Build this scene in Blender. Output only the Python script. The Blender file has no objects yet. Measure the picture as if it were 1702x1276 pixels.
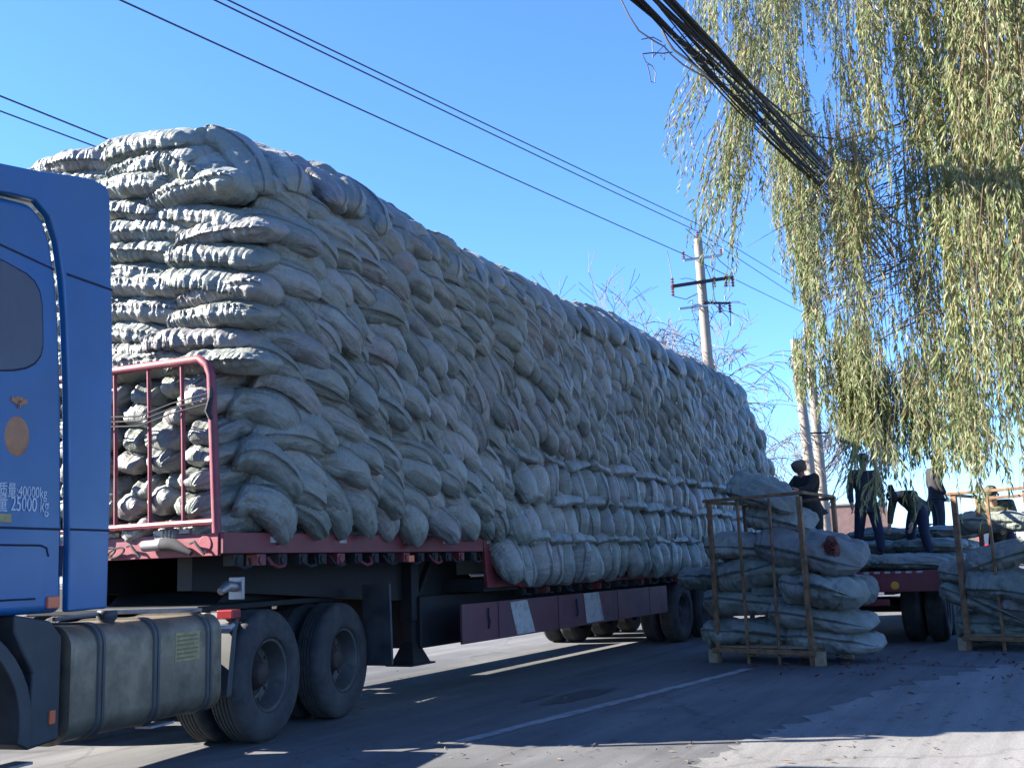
import bpy, bmesh, math, random
import numpy as np
from mathutils import Vector, Matrix

# ------------------------------------------------------------------ camera, sky, sun, exposure
SC = bpy.context.scene
COL = SC.collection
FPX, YAW, PITCH, ROLL, CAMH = 1800.0, math.radians(27.013), math.radians(9.546), math.radians(-1.9955), 1.3256
_F = Vector((math.cos(YAW)*math.cos(PITCH), math.sin(YAW)*math.cos(PITCH), math.sin(PITCH)))
_R0 = Vector((math.sin(YAW), -math.cos(YAW), 0)); _U0 = _R0.cross(_F)
_R = math.cos(ROLL)*_R0 + math.sin(ROLL)*_U0
_U = -math.sin(ROLL)*_R0 + math.cos(ROLL)*_U0
_O = Vector((0, 0, CAMH))
cam = bpy.data.cameras.new('camera'); cam.sensor_width = 36.0; cam.lens = FPX/1702*36
cam.clip_start = 0.1; cam.clip_end = 3000
camo = bpy.data.objects.new('camera', cam); COL.objects.link(camo)
camo.matrix_world = Matrix(((_R.x, _U.x, -_F.x, 0), (_R.y, _U.y, -_F.y, 0), (_R.z, _U.z, -_F.z, CAMH), (0, 0, 0, 1)))
SC.camera = camo

SUN_EL = math.radians(31)
SUN_AZ = math.radians(25)          # measured from +Y towards -X
sun_dir = Vector((-math.sin(SUN_AZ)*math.cos(SUN_EL), math.cos(SUN_AZ)*math.cos(SUN_EL), math.sin(SUN_EL)))
W = bpy.data.worlds.new('World'); SC.world = W; W.use_nodes = True
nt = W.node_tree; nt.nodes.clear()
sky = nt.nodes.new('ShaderNodeTexSky'); sky.sky_type = 'NISHITA'; sky.sun_disc = False
sky.sun_elevation = SUN_EL; sky.sun_rotation = -SUN_AZ
sky.altitude = 100; sky.air_density = 1.0; sky.dust_density = 0.0; sky.ozone_density = 4.5
bg = nt.nodes.new('ShaderNodeBackground'); bg.inputs[1].default_value = 0.060
wo = nt.nodes.new('ShaderNodeOutputWorld')
tint = nt.nodes.new('ShaderNodeMix'); tint.data_type = 'RGBA'; tint.blend_type = 'MULTIPLY'; tint.inputs[0].default_value = 1
tint.inputs[7].default_value = (.655, .905, 1.33, 1)      # clear autumn blue
nt.links.new(sky.outputs[0], tint.inputs[6]); nt.links.new(tint.outputs[2], bg.inputs[0]); nt.links.new(bg.outputs[0], wo.inputs[0])
sl = bpy.data.lights.new('sun', 'SUN'); sl.energy = 5.0; sl.angle = math.radians(0.53); sl.color = (1.0, 0.93, 0.82)
so = bpy.data.objects.new('sun', sl); COL.objects.link(so)
so.rotation_euler = sun_dir.to_track_quat('Z', 'Y').to_euler(); so.location = (0, 0, 30)
SC.view_settings.view_transform = 'Standard'; SC.view_settings.look = 'None'
SC.view_settings.exposure = 2.38; SC.view_settings.gamma = 1.0
SC.cycles.max_bounces = 6; SC.cycles.transparent_max_bounces = 8
try: SC.cycles.use_denoising = True
except Exception: pass

# ------------------------------------------------------------------ helpers
rnd = random.Random(7)
def ray(u, v):
    return _F + (u-851)/FPX*_R - (v-638)/FPX*_U
def at(u, v, axis, val):            # a point of the place seen along one photo direction
    d = ray(u, v); t = (val-_O[axis])/d[axis]; return _O + t*d
def atd(u, v, dist):                # the same, at a given ground distance
    d = ray(u, v); t = dist/math.hypot(d.x, d.y); return _O + t*d

class MB:
    def __init__(s): s.v = []; s.f = []; s.uv = None
    def add(s, vs, fs):
        b = len(s.v); s.v += [tuple(p) for p in vs]; s.f += [tuple(i+b for i in f) for f in fs]; return s
    def box(s, x0, x1, y0, y1, z0, z1):
        return s.add([(x0,y0,z0),(x1,y0,z0),(x1,y1,z0),(x0,y1,z0),(x0,y0,z1),(x1,y0,z1),(x1,y1,z1),(x0,y1,z1)],
                     [(3,2,1,0),(4,5,6,7),(0,1,5,4),(1,2,6,5),(2,3,7,6),(3,0,4,7)])
    def obox(s, p, q, w, h, up=(0,0,1)):      # a bar from p to q
        p = Vector(p); q = Vector(q); d = (q-p).normalized(); u = Vector(up)
        if abs(d.dot(u)) > .95: u = Vector((0,1,0))
        a = d.cross(u).normalized()*w/2; b = a.cross(d).normalized()*h/2
        vs = []
        for c in (p, q): vs += [c-a-b, c+a-b, c+a+b, c-a+b]
        return s.add(vs, [(3,2,1,0),(4,5,6,7),(0,1,5,4),(1,2,6,5),(2,3,7,6),(3,0,4,7)])
    def tube(s, pts, r, n=8, cap=True):
        pts = [Vector(p) for p in pts]; m = len(pts)
        rs = r if isinstance(r, (list, tuple)) else [r]*m
        b = len(s.v); prev = None
        for i, p in enumerate(pts):
            d = (pts[min(i+1, m-1)]-pts[max(i-1, 0)])
            d = d.normalized() if d.length > 1e-9 else Vector((0,0,1))
            if prev is None:
                a = d.cross(Vector((0,0,1)) if abs(d.z) < .9 else Vector((1,0,0))).normalized()
            else:
                a = (prev - d*prev.dot(d))
                a = a.normalized() if a.length > 1e-6 else d.orthogonal().normalized()
            prev = a; c = d.cross(a)
            for k in range(n):
                t = 2*math.pi*k/n; q = p + (a*math.cos(t)+c*math.sin(t))*rs[i]; s.v.append(tuple(q))
        for i in range(m-1):
            for k in range(n):
                s.f.append((b+i*n+k, b+i*n+(k+1) % n, b+(i+1)*n+(k+1) % n, b+(i+1)*n+k))
        if cap and n > 3:
            s.f.append(tuple(b+k for k in range(n-1, -1, -1))); s.f.append(tuple(b+(m-1)*n+k for k in range(n)))
        return s
    def lathe(s, prof, o, axis='y', n=32, sign=1):   # prof: list of (radius, offset along the axis)
        b = len(s.v)
        for (r, h) in prof:
            for k in range(n):
                t = 2*math.pi*k/n; x = r*math.cos(t); z = r*math.sin(t)*1.0
                if axis == 'y': s.v.append((o[0]+x, o[1]+sign*h, o[2]+z))
                elif axis == 'z': s.v.append((o[0]+x, o[1]+z, o[2]+h))
                else: s.v.append((o[0]+h, o[1]+x, o[2]+z))
        m = len(prof)
        for i in range(m-1):
            for k in range(n):
                q = (b+i*n+k, b+i*n+(k+1) % n, b+(i+1)*n+(k+1) % n, b+(i+1)*n+k)
                s.f.append(q)
        return s
    def prism(s, poly, y0, y1):     # poly of (x, z) pulled along y
        n = len(poly)
        vs = [(x, y0, z) for x, z in poly] + [(x, y1, z) for x, z in poly]
        fs = [tuple(range(n)), tuple(range(2*n-1, n-1, -1))] + [(i, i+n, (i+1) % n+n, (i+1) % n) for i in range(n)]
        return s.add(vs, fs)
    def mesh(s, name, smooth=False):
        me = bpy.data.meshes.new(name); me.from_pydata(s.v, [], s.f); me.update()
        bm = bmesh.new(); bm.from_mesh(me); bmesh.ops.recalc_face_normals(bm, faces=bm.faces); bm.to_mesh(me); bm.free()
        if smooth: me.polygons.foreach_set('use_smooth', [True]*len(me.polygons))
        return me
    def build(s, name, mat, parent=None, smooth=False, bevel=0, loc=None, seg=2):
        if parent is not None and loc is None and parent.get('off'):
            o = parent['off']; s.v = [(x-o[0], y-o[1], z-o[2]) for x, y, z in s.v]
        me = s.mesh(name, smooth or bevel > 0); ob = bpy.data.objects.new(name, me); COL.objects.link(ob)
        if mat: me.materials.append(mat)
        if loc: ob.location = loc
        if parent is not None: ob.parent = parent
        if bevel > 0:
            md = ob.modifiers.new('bevel', 'BEVEL'); md.width = bevel; md.segments = seg; md.limit_method = 'ANGLE'
            md.angle_limit = math.radians(35); md.harden_normals = True
        elif smooth:
            try:
                me.set_sharp_from_angle(angle=math.radians(42))
            except Exception: pass
        return ob

def tag(o, label=None, cat=None, group=None, kind=None):
    if label: o['label'] = label
    if cat: o['category'] = cat
    if group: o['group'] = group
    if kind: o['kind'] = kind
    return o
def thing(name, label, cat, loc, rz=0, group=None, world=False):
    o = bpy.data.objects.new(name, None); COL.objects.link(o); o.empty_display_size = .2
    o.location = loc; o.rotation_euler = (0, 0, rz)
    if world: o['off'] = [float(c) for c in loc]      # its parts are written in world coordinates
    return tag(o, label, cat, group)

# ------------------------------------------------------------------ materials
def mat(name, col, rough=.6, metal=0.0, var=.25, scale=6.0, bump=.0, bscale=60., spec=.5, dirt=None, dscale=1.7, dlo=.52, dhi=.7, coat=0):
    m = bpy.data.materials.new(name); m.use_nodes = True; t = m.node_tree; N = t.nodes; L = t.links
    p = N['Principled BSDF']; p.inputs['Roughness'].default_value = rough; p.inputs['Metallic'].default_value = metal
    p.inputs['Specular IOR Level'].default_value = spec
    if coat: p.inputs['Coat Weight'].default_value = coat; p.inputs['Coat Roughness'].default_value = .12
    tc = N.new('ShaderNodeTexCoord')
    nz = N.new('ShaderNodeTexNoise'); nz.inputs['Scale'].default_value = scale; nz.inputs['Detail'].default_value = 7
    nz.inputs['Roughness'].default_value = .62
    L.new(tc.outputs['Object'], nz.inputs['Vector'])
    r = N.new('ShaderNodeValToRGB'); r.color_ramp.elements[0].position = .3; r.color_ramp.elements[1].position = .72
    r.color_ramp.elements[0].color = tuple(c*(1-var) for c in col)+(1,); r.color_ramp.elements[1].color = tuple(min(1, c*(1+var)) for c in col)+(1,)
    L.new(nz.outputs['Fac'], r.inputs['Fac']); out = r.outputs['Color']
    if dirt:
        n2 = N.new('ShaderNodeTexNoise'); n2.inputs['Scale'].default_value = dscale; n2.inputs['Detail'].default_value = 9; n2.inputs['Roughness'].default_value = .7
        L.new(tc.outputs['Object'], n2.inputs['Vector'])
        mr = N.new('ShaderNodeMapRange'); mr.inputs['From Min'].default_value = dlo; mr.inputs['From Max'].default_value = dhi
        L.new(n2.outputs['Fac'], mr.inputs['Value'])
        mx = N.new('ShaderNodeMix'); mx.data_type = 'RGBA'; mx.inputs[7].default_value = tuple(dirt)+(1,)
        L.new(mr.outputs[0], mx.inputs[0]); L.new(out, mx.inputs[6]); out = mx.outputs[2]
        rr = N.new('ShaderNodeMapRange'); rr.inputs['To Min'].default_value = rough; rr.inputs['To Max'].default_value = min(1, rough+.3)
        L.new(mr.outputs[0], rr.inputs['Value']); L.new(rr.outputs[0], p.inputs['Roughness'])
    L.new(out, p.inputs['Base Color'])
    if bump:
        n3 = N.new('ShaderNodeTexNoise'); n3.inputs['Scale'].default_value = bscale; n3.inputs['Detail'].default_value = 6
        L.new(tc.outputs['Object'], n3.inputs['Vector'])
        b = N.new('ShaderNodeBump'); b.inputs['Strength'].default_value = bump; b.inputs['Distance'].default_value = .01
        L.new(n3.outputs['Fac'], b.inputs['Height']); L.new(b.outputs[0], p.inputs['Normal'])
    return m

M = {}
M['blue'] = mat('blue cab paint', (.009, .097, .255), .36, 0, .10, 3, dirt=(.042, .105, .19), dscale=1.3, dlo=.42, dhi=.8, coat=.25)
M['groove'] = mat('dark panel gap', (.004, .008, .03), .8)
M['glass'] = mat('tinted glass', (.05, .066, .10), .3, 0, .1, spec=.6)
M['rubber'] = mat('tyre rubber', (.028, .028, .03), .85, 0, .25, 9, .25, 90, dirt=(.075, .07, .062), dscale=2.2, dlo=.45, dhi=.75)
M['rim'] = mat('dusty wheel rim', (.10, .10, .10), .5, .5, .3, 8, dirt=(.07, .06, .05), dscale=4, dlo=.42, dhi=.62)
M['hub'] = mat('rusty hub', (.045, .032, .026), .75, .3, .4, 14)
M['chassis'] = mat('black chassis', (.009, .009, .011), .7, .1, .3, 7, dirt=(.028, .024, .021), dscale=2, dlo=.55, dhi=.8)
M['plastic'] = mat('dark mudguard plastic', (.03, .032, .036), .55, 0, .25, 6, dirt=(.085, .08, .072), dscale=1.8, dlo=.5, dhi=.8)
M['alu'] = mat('dusty aluminium tank', (.25, .20, .14), .42, .6, .28, 3, .08, 30, dirt=(.12, .095, .065), dscale=2.1, dlo=.42, dhi=.66)
M['strap'] = mat('tank strap', (.10, .10, .10), .45, .6, .2, 8, dirt=(.10, .085, .07), dscale=4, dlo=.45, dhi=.7)
M['red'] = mat('worn red trailer paint', (.145, .018, .025), .5, 0, .22, 5, .1, 40, dirt=(.10, .05, .05), dscale=2.4, dlo=.48, dhi=.72)
M['redlit'] = mat('sunlit red headboard', (.19, .032, .05), .55, 0, .25, 5, .1, 60, dirt=(.20, .11, .10), dscale=3, dlo=.52, dhi=.75)  # lighter copy of the trailer red, sunlight on the front put into the colour
M['skirt'] = mat('dull maroon skirt', (.105, .03, .037), .5, 0, .15, 4, .05, 30, dirt=(.07, .045, .048), dscale=1.3, dlo=.45, dhi=.75)
M['white'] = mat('dusty white stripe', (.36, .35, .33), .6, 0, .15, 9, dirt=(.15, .13, .12), dscale=5, dlo=.5, dhi=.7)
M['letter'] = mat('white lettering', (.5, .52, .55), .6, 0, .1, 20, dirt=(.15, .22, .36), dscale=9, dlo=.52, dhi=.64)
M['orange'] = mat('orange marker lens', (.65, .13, .05), .25, 0, .1)
M['redlens'] = mat('red lamp lens', (.22, .02, .022), .3, 0, .2)
M['amber'] = mat('amber lamp lens', (.6, .28, .04), .2, 0, .1)
M['emblem'] = mat('brown orange emblem', (.36, .15, .065), .5, 0, .25, 12)
M['label'] = mat('yellowed label', (.32, .25, .10), .6, 0, .3, 20)
M['inkgrey'] = mat('faded print', (.17, .14, .08), .7, 0, .2, 30)
M['rope'] = mat('dark rope', (.03, .03, .035), .9, 0, .3, 40)
M['metal'] = mat('bare steel', (.26, .26, .27), .45, .6, .2, 9)
M['rust'] = mat('rusty brown cage tube', (.19, .105, .05), .65, .15, .35, 9, .2, 60, dirt=(.075, .042, .028), dscale=5, dlo=.45, dhi=.65)
M['wood'] = mat('weathered timber', (.22, .16, .10), .8, 0, .3, 10, .3, 50)
M['conc'] = mat('weathered concrete pole', (.25, .215, .175), .85, 0, .18, 3, .2, 30, dirt=(.15, .13, .11), dscale=1.5)
M['porc'] = mat('brown porcelain', (.16, .05, .04), .25, 0, .2)
M['galv'] = mat('galvanised steel', (.42, .43, .44), .5, .5, .15, 8)
M['cable'] = mat('black cable sheath', (.012, .012, .015), .6, 0, .2)
M['bark'] = mat('willow bark', (.10, .075, .055), .9, 0, .35, 8, .6, 25)
M['twig'] = mat('yellow brown twig', (.25, .17, .085), .8, 0, .3, 5)
M['baretwig'] = mat('pale bare twig', (.125, .108, .095), .85, 0, .3, 4)
M['brick'] = mat('pinkish brick', (.20, .125, .11), .9, 0, .2, 4, .2, 20)
M['chili'] = mat('dried chilli red', (.085, .014, .012), .45, 0, .5, 25)
M['skin'] = mat('skin', (.33, .19, .13), .55, 0, .1)
M['hairm'] = mat('dark hair', (.012, .011, .01), .8)
M['navy'] = mat('navy cloth', (.012, .016, .042), .9, 0, .25, 8, .4, 60)
M['black'] = mat('black cloth', (.014, .014, .016), .9, 0, .25, 8, .4, 60)
M['grey'] = mat('grey blue cloth', (.02, .024, .034), .9, 0, .2, 8, .4, 60)
M['bluecl'] = mat('blue cloth', (.015, .04, .16), .9, 0, .2, 8, .3, 60)
M['olive'] = mat('camouflage cloth', (.08, .085, .05), .9, 0, .2, 8, .3, 60, dirt=(.022, .03, .02), dscale=7, dlo=.49, dhi=.53)
M['fur'] = mat('grey fur hat', (.10, .085, .07), 1, 0, .4, 40, .8, 90)
M['boot'] = mat('dark shoe', (.015, .013, .012), .6)
M['carp'] = mat('pale blue car paint', (.30, .42, .62), .3, 0, .05, coat=.5)
M['redp'] = mat('red lorry paint', (.55, .03, .06), .4, 0, .1)
M['chip'] = mat('grey plastic', (.2, .2, .21), .6)

def sack_mat():
    m = bpy.data.materials.new('woven sack fabric'); m.use_nodes = True; t = m.node_tree; N = t.nodes; L = t.links
    p = N['Principled BSDF']; p.inputs['Roughness'].default_value = .45; p.inputs['Specular IOR Level'].default_value = .6
    p.inputs['Sheen Weight'].default_value = .12; p.inputs['Sheen Roughness'].default_value = .4
    oi = N.new('ShaderNodeObjectInfo'); ge = N.new('ShaderNodeNewGeometry'); tc = N.new('ShaderNodeTexCoord'); uv = N.new('ShaderNodeUVMap')
    ad = N.new('ShaderNodeMath'); ad.operation = 'ADD'; L.new(oi.outputs['Random'], ad.inputs[0]); L.new(ge.outputs['Random Per Island'], ad.inputs[1])
    fr = N.new('ShaderNodeMath'); fr.operation = 'FRACT'; L.new(ad.outputs[0], fr.inputs[0])
    ramp = N.new('ShaderNodeValToRGB'); cr = ramp.color_ramp
    cols = [(0, (.118, .137, .118)), (.25, (.192, .208, .182)), (.5, (.146, .168, .149)), (.72, (.25, .256, .232)), (.88, (.18, .170, .165)), (1, (.134, .154, .143))]
    cr.elements[0].position, cr.elements[0].color = 0, cols[0][1]+(1,)
    cr.elements[1].position, cr.elements[1].color = 1, cols[-1][1]+(1,)
    for q, c in cols[1:-1]:
        e = cr.elements.new(q); e.color = c+(1,)
    L.new(fr.outputs[0], ramp.inputs['Fac'])
    # reddish stains from the chillies inside, in patches of their own shape
    off = N.new('ShaderNodeVectorMath'); off.operation = 'ADD'; L.new(uv.outputs[0], off.inputs[0])
    cmb = N.new('ShaderNodeCombineXYZ'); ml = N.new('ShaderNodeMath'); ml.operation = 'MULTIPLY'; ml.inputs[1].default_value = 37.0
    L.new(fr.outputs[0], ml.inputs[0]); L.new(ml.outputs[0], cmb.inputs[2]); L.new(cmb.outputs[0], off.inputs[1])
    mp = N.new('ShaderNodeMapping'); mp.inputs['Scale'].default_value = (2.2, 5.0, 1); L.new(off.outputs[0], mp.inputs['Vector'])
    n1 = N.new('ShaderNodeTexNoise'); n1.inputs['Scale'].default_value = 1.0; n1.inputs['Detail'].default_value = 6; L.new(mp.outputs[0], n1.inputs['Vector'])
    mr = N.new('ShaderNodeMapRange'); mr.inputs['From Min'].default_value = .58; mr.inputs['From Max'].default_value = .8; mr.inputs['To Max'].default_value = .5
    L.new(n1.outputs['Fac'], mr.inputs['Value'])
    mx = N.new('ShaderNodeMix'); mx.data_type = 'RGBA'; mx.inputs[7].default_value = (.18, .10, .10, 1)
    L.new(mr.outputs[0], mx.inputs[0]); L.new(ramp.outputs[0], mx.inputs[6])
    # grime
    mp2 = N.new('ShaderNodeMapping'); mp2.inputs['Scale'].default_value = (9, 9, 1); mp2.inputs['Location'].default_value = (3, 8, 0); L.new(off.outputs[0], mp2.inputs['Vector'])
    n2 = N.new('ShaderNodeTexNoise'); n2.inputs['Scale'].default_value = 1.0; n2.inputs['Detail'].default_value = 8; n2.inputs['Roughness'].default_value = .7; L.new(mp2.outputs[0], n2.inputs['Vector'])
    mr2 = N.new('ShaderNodeMapRange'); mr2.inputs['From Min'].default_value = .42; mr2.inputs['From Max'].default_value = .75; mr2.inputs['To Max'].default_value = .55
    L.new(n2.outputs['Fac'], mr2.inputs['Value'])
    mx2 = N.new('ShaderNodeMix'); mx2.data_type = 'RGBA'; mx2.inputs[7].default_value = (.09, .102, .082, 1)
    L.new(mr2.outputs[0], mx2.inputs[0]); L.new(mx.outputs[2], mx2.inputs[6]); sx = N.new('ShaderNodeSeparateXYZ'); L.new(uv.outputs[0], sx.inputs[0])
    s1 = N.new('ShaderNodeMath'); s1.operation = 'SUBTRACT'; s1.inputs[1].default_value = .456; L.new(sx.outputs[1], s1.inputs[0])
    s2 = N.new('ShaderNodeMath'); s2.operation = 'ABSOLUTE'; L.new(s1.outputs[0], s2.inputs[0])
    s3 = N.new('ShaderNodeMapRange'); s3.inputs['From Min'].default_value = .006; s3.inputs['From Max'].default_value = .014; s3.inputs['To Min'].default_value = .85; s3.inputs['To Max'].default_value = 0; L.new(s2.outputs[0], s3.inputs['Value'])
    mx5 = N.new('ShaderNodeMix'); mx5.data_type = 'RGBA'; mx5.inputs[7].default_value = (.045, .05, .045, 1); L.new(s3.outputs[0], mx5.inputs[0]); L.new(mx2.outputs[2], mx5.inputs[6])
    L.new(mx5.outputs[2], p.inputs['Base Color'])
    # creases across the cloth, and the weave
    mp3 = N.new('ShaderNodeMapping'); mp3.inputs['Scale'].default_value = (34, 6, 1); L.new(off.outputs[0], mp3.inputs['Vector'])
    n3 = N.new('ShaderNodeTexNoise'); n3.inputs['Scale'].default_value = 1.0; n3.inputs['Detail'].default_value = 5; n3.inputs['Distortion'].default_value = .6; L.new(mp3.outputs[0], n3.inputs['Vector'])
    mp4 = N.new('ShaderNodeMapping'); mp4.inputs['Scale'].default_value = (8, 20, 1); L.new(off.outputs[0], mp4.inputs['Vector'])
    n4 = N.new('ShaderNodeTexNoise'); n4.inputs['Scale'].default_value = 1.0; n4.inputs['Detail'].default_value = 6; n4.inputs['Distortion'].default_value = 1.2; L.new(mp4.outputs[0], n4.inputs['Vector'])
    sm = N.new('ShaderNodeMath'); sm.operation = 'ADD'; L.new(n3.outputs['Fac'], sm.inputs[0]); L.new(n4.outputs['Fac'], sm.inputs[1])
    b = N.new('ShaderNodeBump'); b.inputs['Strength'].default_value = .75; b.inputs['Distance'].default_value = .022
    L.new(sm.outputs[0], b.inputs['Height']); L.new(b.outputs[0], p.inputs['Normal'])
    return m
M['sack'] = sack_mat()
M['sack_green'] = M['sack'].copy(); M['sack_green'].name = 'dull sack fabric'; M['sack_green'].node_tree.nodes['Principled BSDF'].inputs['Roughness'].default_value = .7; M['sack_green'].node_tree.nodes['Principled BSDF'].inputs['Specular IOR Level'].default_value = .28
for n_ in M['sack_green'].node_tree.nodes:
    if n_.type == 'VALTORGB':
        for e_ in n_.color_ramp.elements: c_ = e_.color; e_.color = (c_[0]*.95, c_[1]*.96, c_[2]*.96, 1)
    if n_.type == 'MIX': c_ = n_.inputs[7].default_value; n_.inputs[7].default_value = (c_[0]*.9, c_[1]*.92, c_[2]*.9, 1)

def leaf_mat(name, cols, trans=.35):
    m = bpy.data.materials.new(name); m.use_nodes = True; t = m.node_tree; N = t.nodes; L = t.links
    p = N['Principled BSDF']; p.inputs['Roughness'].default_value = .55; p.inputs['Specular IOR Level'].default_value = .35
    ge = N.new('ShaderNodeNewGeometry'); r = N.new('ShaderNodeValToRGB')
    r.color_ramp.elements[0].color = cols[0]+(1,); r.color_ramp.elements[1].color = cols[-1]+(1,)
    for i, c in enumerate(cols[1:-1]):
        e = r.color_ramp.elements.new((i+1)/(len(cols)-1)); e.color = c+(1,)
    L.new(ge.outputs['Random Per Island'], r.inputs['Fac']); L.new(r.outputs[0], p.inputs['Base Color'])
    tr = N.new('ShaderNodeBsdfTranslucent'); L.new(r.outputs[0], tr.inputs['Color'])
    mx = N.new('ShaderNodeMixShader'); mx.inputs[0].default_value = trans
    L.new(p.outputs[0], mx.inputs[1]); L.new(tr.outputs[0], mx.inputs[2]); L.new(mx.outputs[0], N['Material Output'].inputs['Surface'])
    return m
M['leaf'] = leaf_mat('willow leaf', [(.095, .15, .05), (.16, .215, .08), (.225, .265, .12), (.32, .335, .185), (.25, .215, .115), (.185, .23, .10)], .48)

def ground_mat(name, c1, c2, c3, crack=True):
    m = bpy.data.materials.new(name); m.use_nodes = True; t = m.node_tree; N = t.nodes; L = t.links
    p = N['Principled BSDF']; p.inputs['Roughness'].default_value = .88; p.inputs['Specular IOR Level'].default_value = .3
    tc = N.new('ShaderNodeTexCoord')
    a = N.new('ShaderNodeTexNoise'); a.inputs['Scale'].default_value = .45; a.inputs['Detail'].default_value = 9; a.inputs['Roughness'].default_value = .65
    mp = N.new('ShaderNodeMapping'); mp.inputs['Scale'].default_value = (.45, 1.0, 1); L.new(tc.outputs['Object'], mp.inputs['Vector']); L.new(mp.outputs[0], a.inputs['Vector'])
    r = N.new('ShaderNodeValToRGB'); r.color_ramp.elements[0].position = .36; r.color_ramp.elements[0].color = c1+(1,)
    r.color_ramp.elements[1].position = .66; r.color_ramp.elements[1].color = c2+(1,); L.new(a.outputs['Fac'], r.inputs['Fac'])
    f = N.new('ShaderNodeTexNoise'); f.inputs['Scale'].default_value = 75; f.inputs['Detail'].default_value = 8; f.inputs['Roughness'].default_value = .75; L.new(tc.outputs['Object'], f.inputs['Vector'])
    fr = N.new('ShaderNodeMapRange'); fr.inputs['From Min'].default_value = .3; fr.inputs['From Max'].default_value = .7; fr.inputs['To Min'].default_value = .62; fr.inputs['To Max'].default_value = 1.36
    L.new(f.outputs['Fac'], fr.inputs['Value'])
    mu = N.new('ShaderNodeMix'); mu.data_type = 'RGBA'; mu.blend_type = 'MULTIPLY'; mu.inputs[0].default_value = 1
    L.new(r.outputs[0], mu.inputs[6]); L.new(fr.outputs[0], mu.inputs[7]); out = mu.outputs[2]
    s = N.new('ShaderNodeTexNoise'); s.inputs['Scale'].default_value = .9; s.inputs['Detail'].default_value = 5; s.inputs['Distortion'].default_value = .8; L.new(tc.outputs['Object'], s.inputs['Vector'])
    sr = N.new('ShaderNodeMapRange'); sr.inputs['From Min'].default_value = .62; sr.inputs['From Max'].default_value = .74; sr.inputs['To Max'].default_value = .6; L.new(s.outputs['Fac'], sr.inputs['Value'])
    m2 = N.new('ShaderNodeMix'); m2.data_type = 'RGBA'; m2.inputs[7].default_value = c3+(1,); L.new(sr.outputs[0], m2.inputs[0]); L.new(out, m2.inputs[6]); out = m2.outputs[2]
    mp6 = N.new('ShaderNodeMapping'); mp6.inputs['Scale'].default_value = (.10, 2.2, 1); mp6.inputs['Rotation'].default_value = (0, 0, .07); L.new(tc.outputs['Object'], mp6.inputs['Vector'])
    n6 = N.new('ShaderNodeTexNoise'); n6.inputs['Scale'].default_value = 1; n6.inputs['Detail'].default_value = 6; n6.inputs['Roughness'].default_value = .7; L.new(mp6.outputs[0], n6.inputs['Vector'])
    r6 = N.new('ShaderNodeMapRange'); r6.inputs['From Min'].default_value = .35; r6.inputs['From Max'].default_value = .65; r6.inputs['To Min'].default_value = .7; r6.inputs['To Max'].default_value = 1.15; L.new(n6.outputs['Fac'], r6.inputs['Value'])
    m6 = N.new('ShaderNodeMix'); m6.data_type = 'RGBA'; m6.blend_type = 'MULTIPLY'; m6.inputs[0].default_value = 1; L.new(out, m6.inputs[6]); L.new(r6.outputs[0], m6.inputs[7]); out = m6.outputs[2]
    if crack:
        v = N.new('ShaderNodeTexVoronoi'); v.feature = 'DISTANCE_TO_EDGE'; v.inputs['Scale'].default_value = .33
        wn = N.new('ShaderNodeTexNoise'); wn.inputs['Scale'].default_value = 1.6; wn.inputs['Detail'].default_value = 6; L.new(tc.outputs['Object'], wn.inputs['Vector'])
        mxv = N.new('ShaderNodeMix'); mxv.data_type = 'RGBA'; mxv.inputs[0].default_value = .35; L.new(tc.outputs['Object'], mxv.inputs[6]); L.new(wn.outputs['Color'], mxv.inputs[7]); L.new(mxv.outputs[2], v.inputs['Vector'])
        vr = N.new('ShaderNodeMapRange'); vr.inputs['From Min'].default_value = .0; vr.inputs['From Max'].default_value = .006; vr.inputs['To Min'].default_value = .35; vr.inputs['To Max'].default_value = 0
        L.new(v.outputs['Distance'], vr.inputs['Value'])
        m3 = N.new('ShaderNodeMix'); m3.data_type = 'RGBA'; m3.inputs[7].default_value = tuple(c*.35 for c in c1)+(1,); L.new(vr.outputs[0], m3.inputs[0]); L.new(out, m3.inputs[6]); out = m3.outputs[2]
    L.new(out, p.inputs['Base Color'])
    b = N.new('ShaderNodeBump'); b.inputs['Strength'].default_value = .35; b.inputs['Distance'].default_value = .01; L.new(f.outputs['Fac'], b.inputs['Height']); L.new(b.outputs[0], p.inputs['Normal'])
    return m
M['road'] = ground_mat('old grey road', (.062, .064, .068), (.128, .128, .128), (.040, .041, .044))
M['apron'] = ground_mat('pale concrete apron', (.145, .143, .138), (.205, .20, .192), (.09, .089, .089))
M['paint'] = mat('worn road paint', (.24, .24, .24), .85, 0, .12, 4, dirt=(.14, .14, .14), dscale=2.8, dlo=.46, dhi=.62)
M['stain'] = mat('oil stain', (.028, .028, .031), .6, 0, .3, 3)

# ------------------------------------------------------------------ setting
def sheet(name, pts, z, m):
    mb = MB(); mb.add([(x, y, z) for x, y in pts], [tuple(range(len(pts)))])
    return tag(mb.build(name, m), kind='structure')
S = 900
sheet('ground', [(-S, -S), (S, -S), (S, S), (-S, S)], 0, M['road'])
ap0 = [at(u, v, 2, 0) for u, v in ((1150, 1274), (1230, 1236), (1310, 1206), (1455, 1150), (1600, 1118), (1720, 1096))]
ra = random.Random(17); ap = []
for p_, q_ in zip(ap0[:-1], ap0[1:]):
    for k in range(14):
        c_ = p_.lerp(q_, k/14); w_ = .055*math.sin(k*1.3+c_.x*3)+ra.uniform(-.05, .05); ap.append((c_.x+w_*.6, c_.y+w_))
ap += [(ap0[-1].x, ap0[-1].y), (26, -3.2), (26, -9), (4, -9), (5.5, -1)]
sheet('concrete_apron', ap, .004, M['apron'])
la, lb = at(770, 1231, 2, 0), at(1246, 1111, 2, 0)
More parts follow.
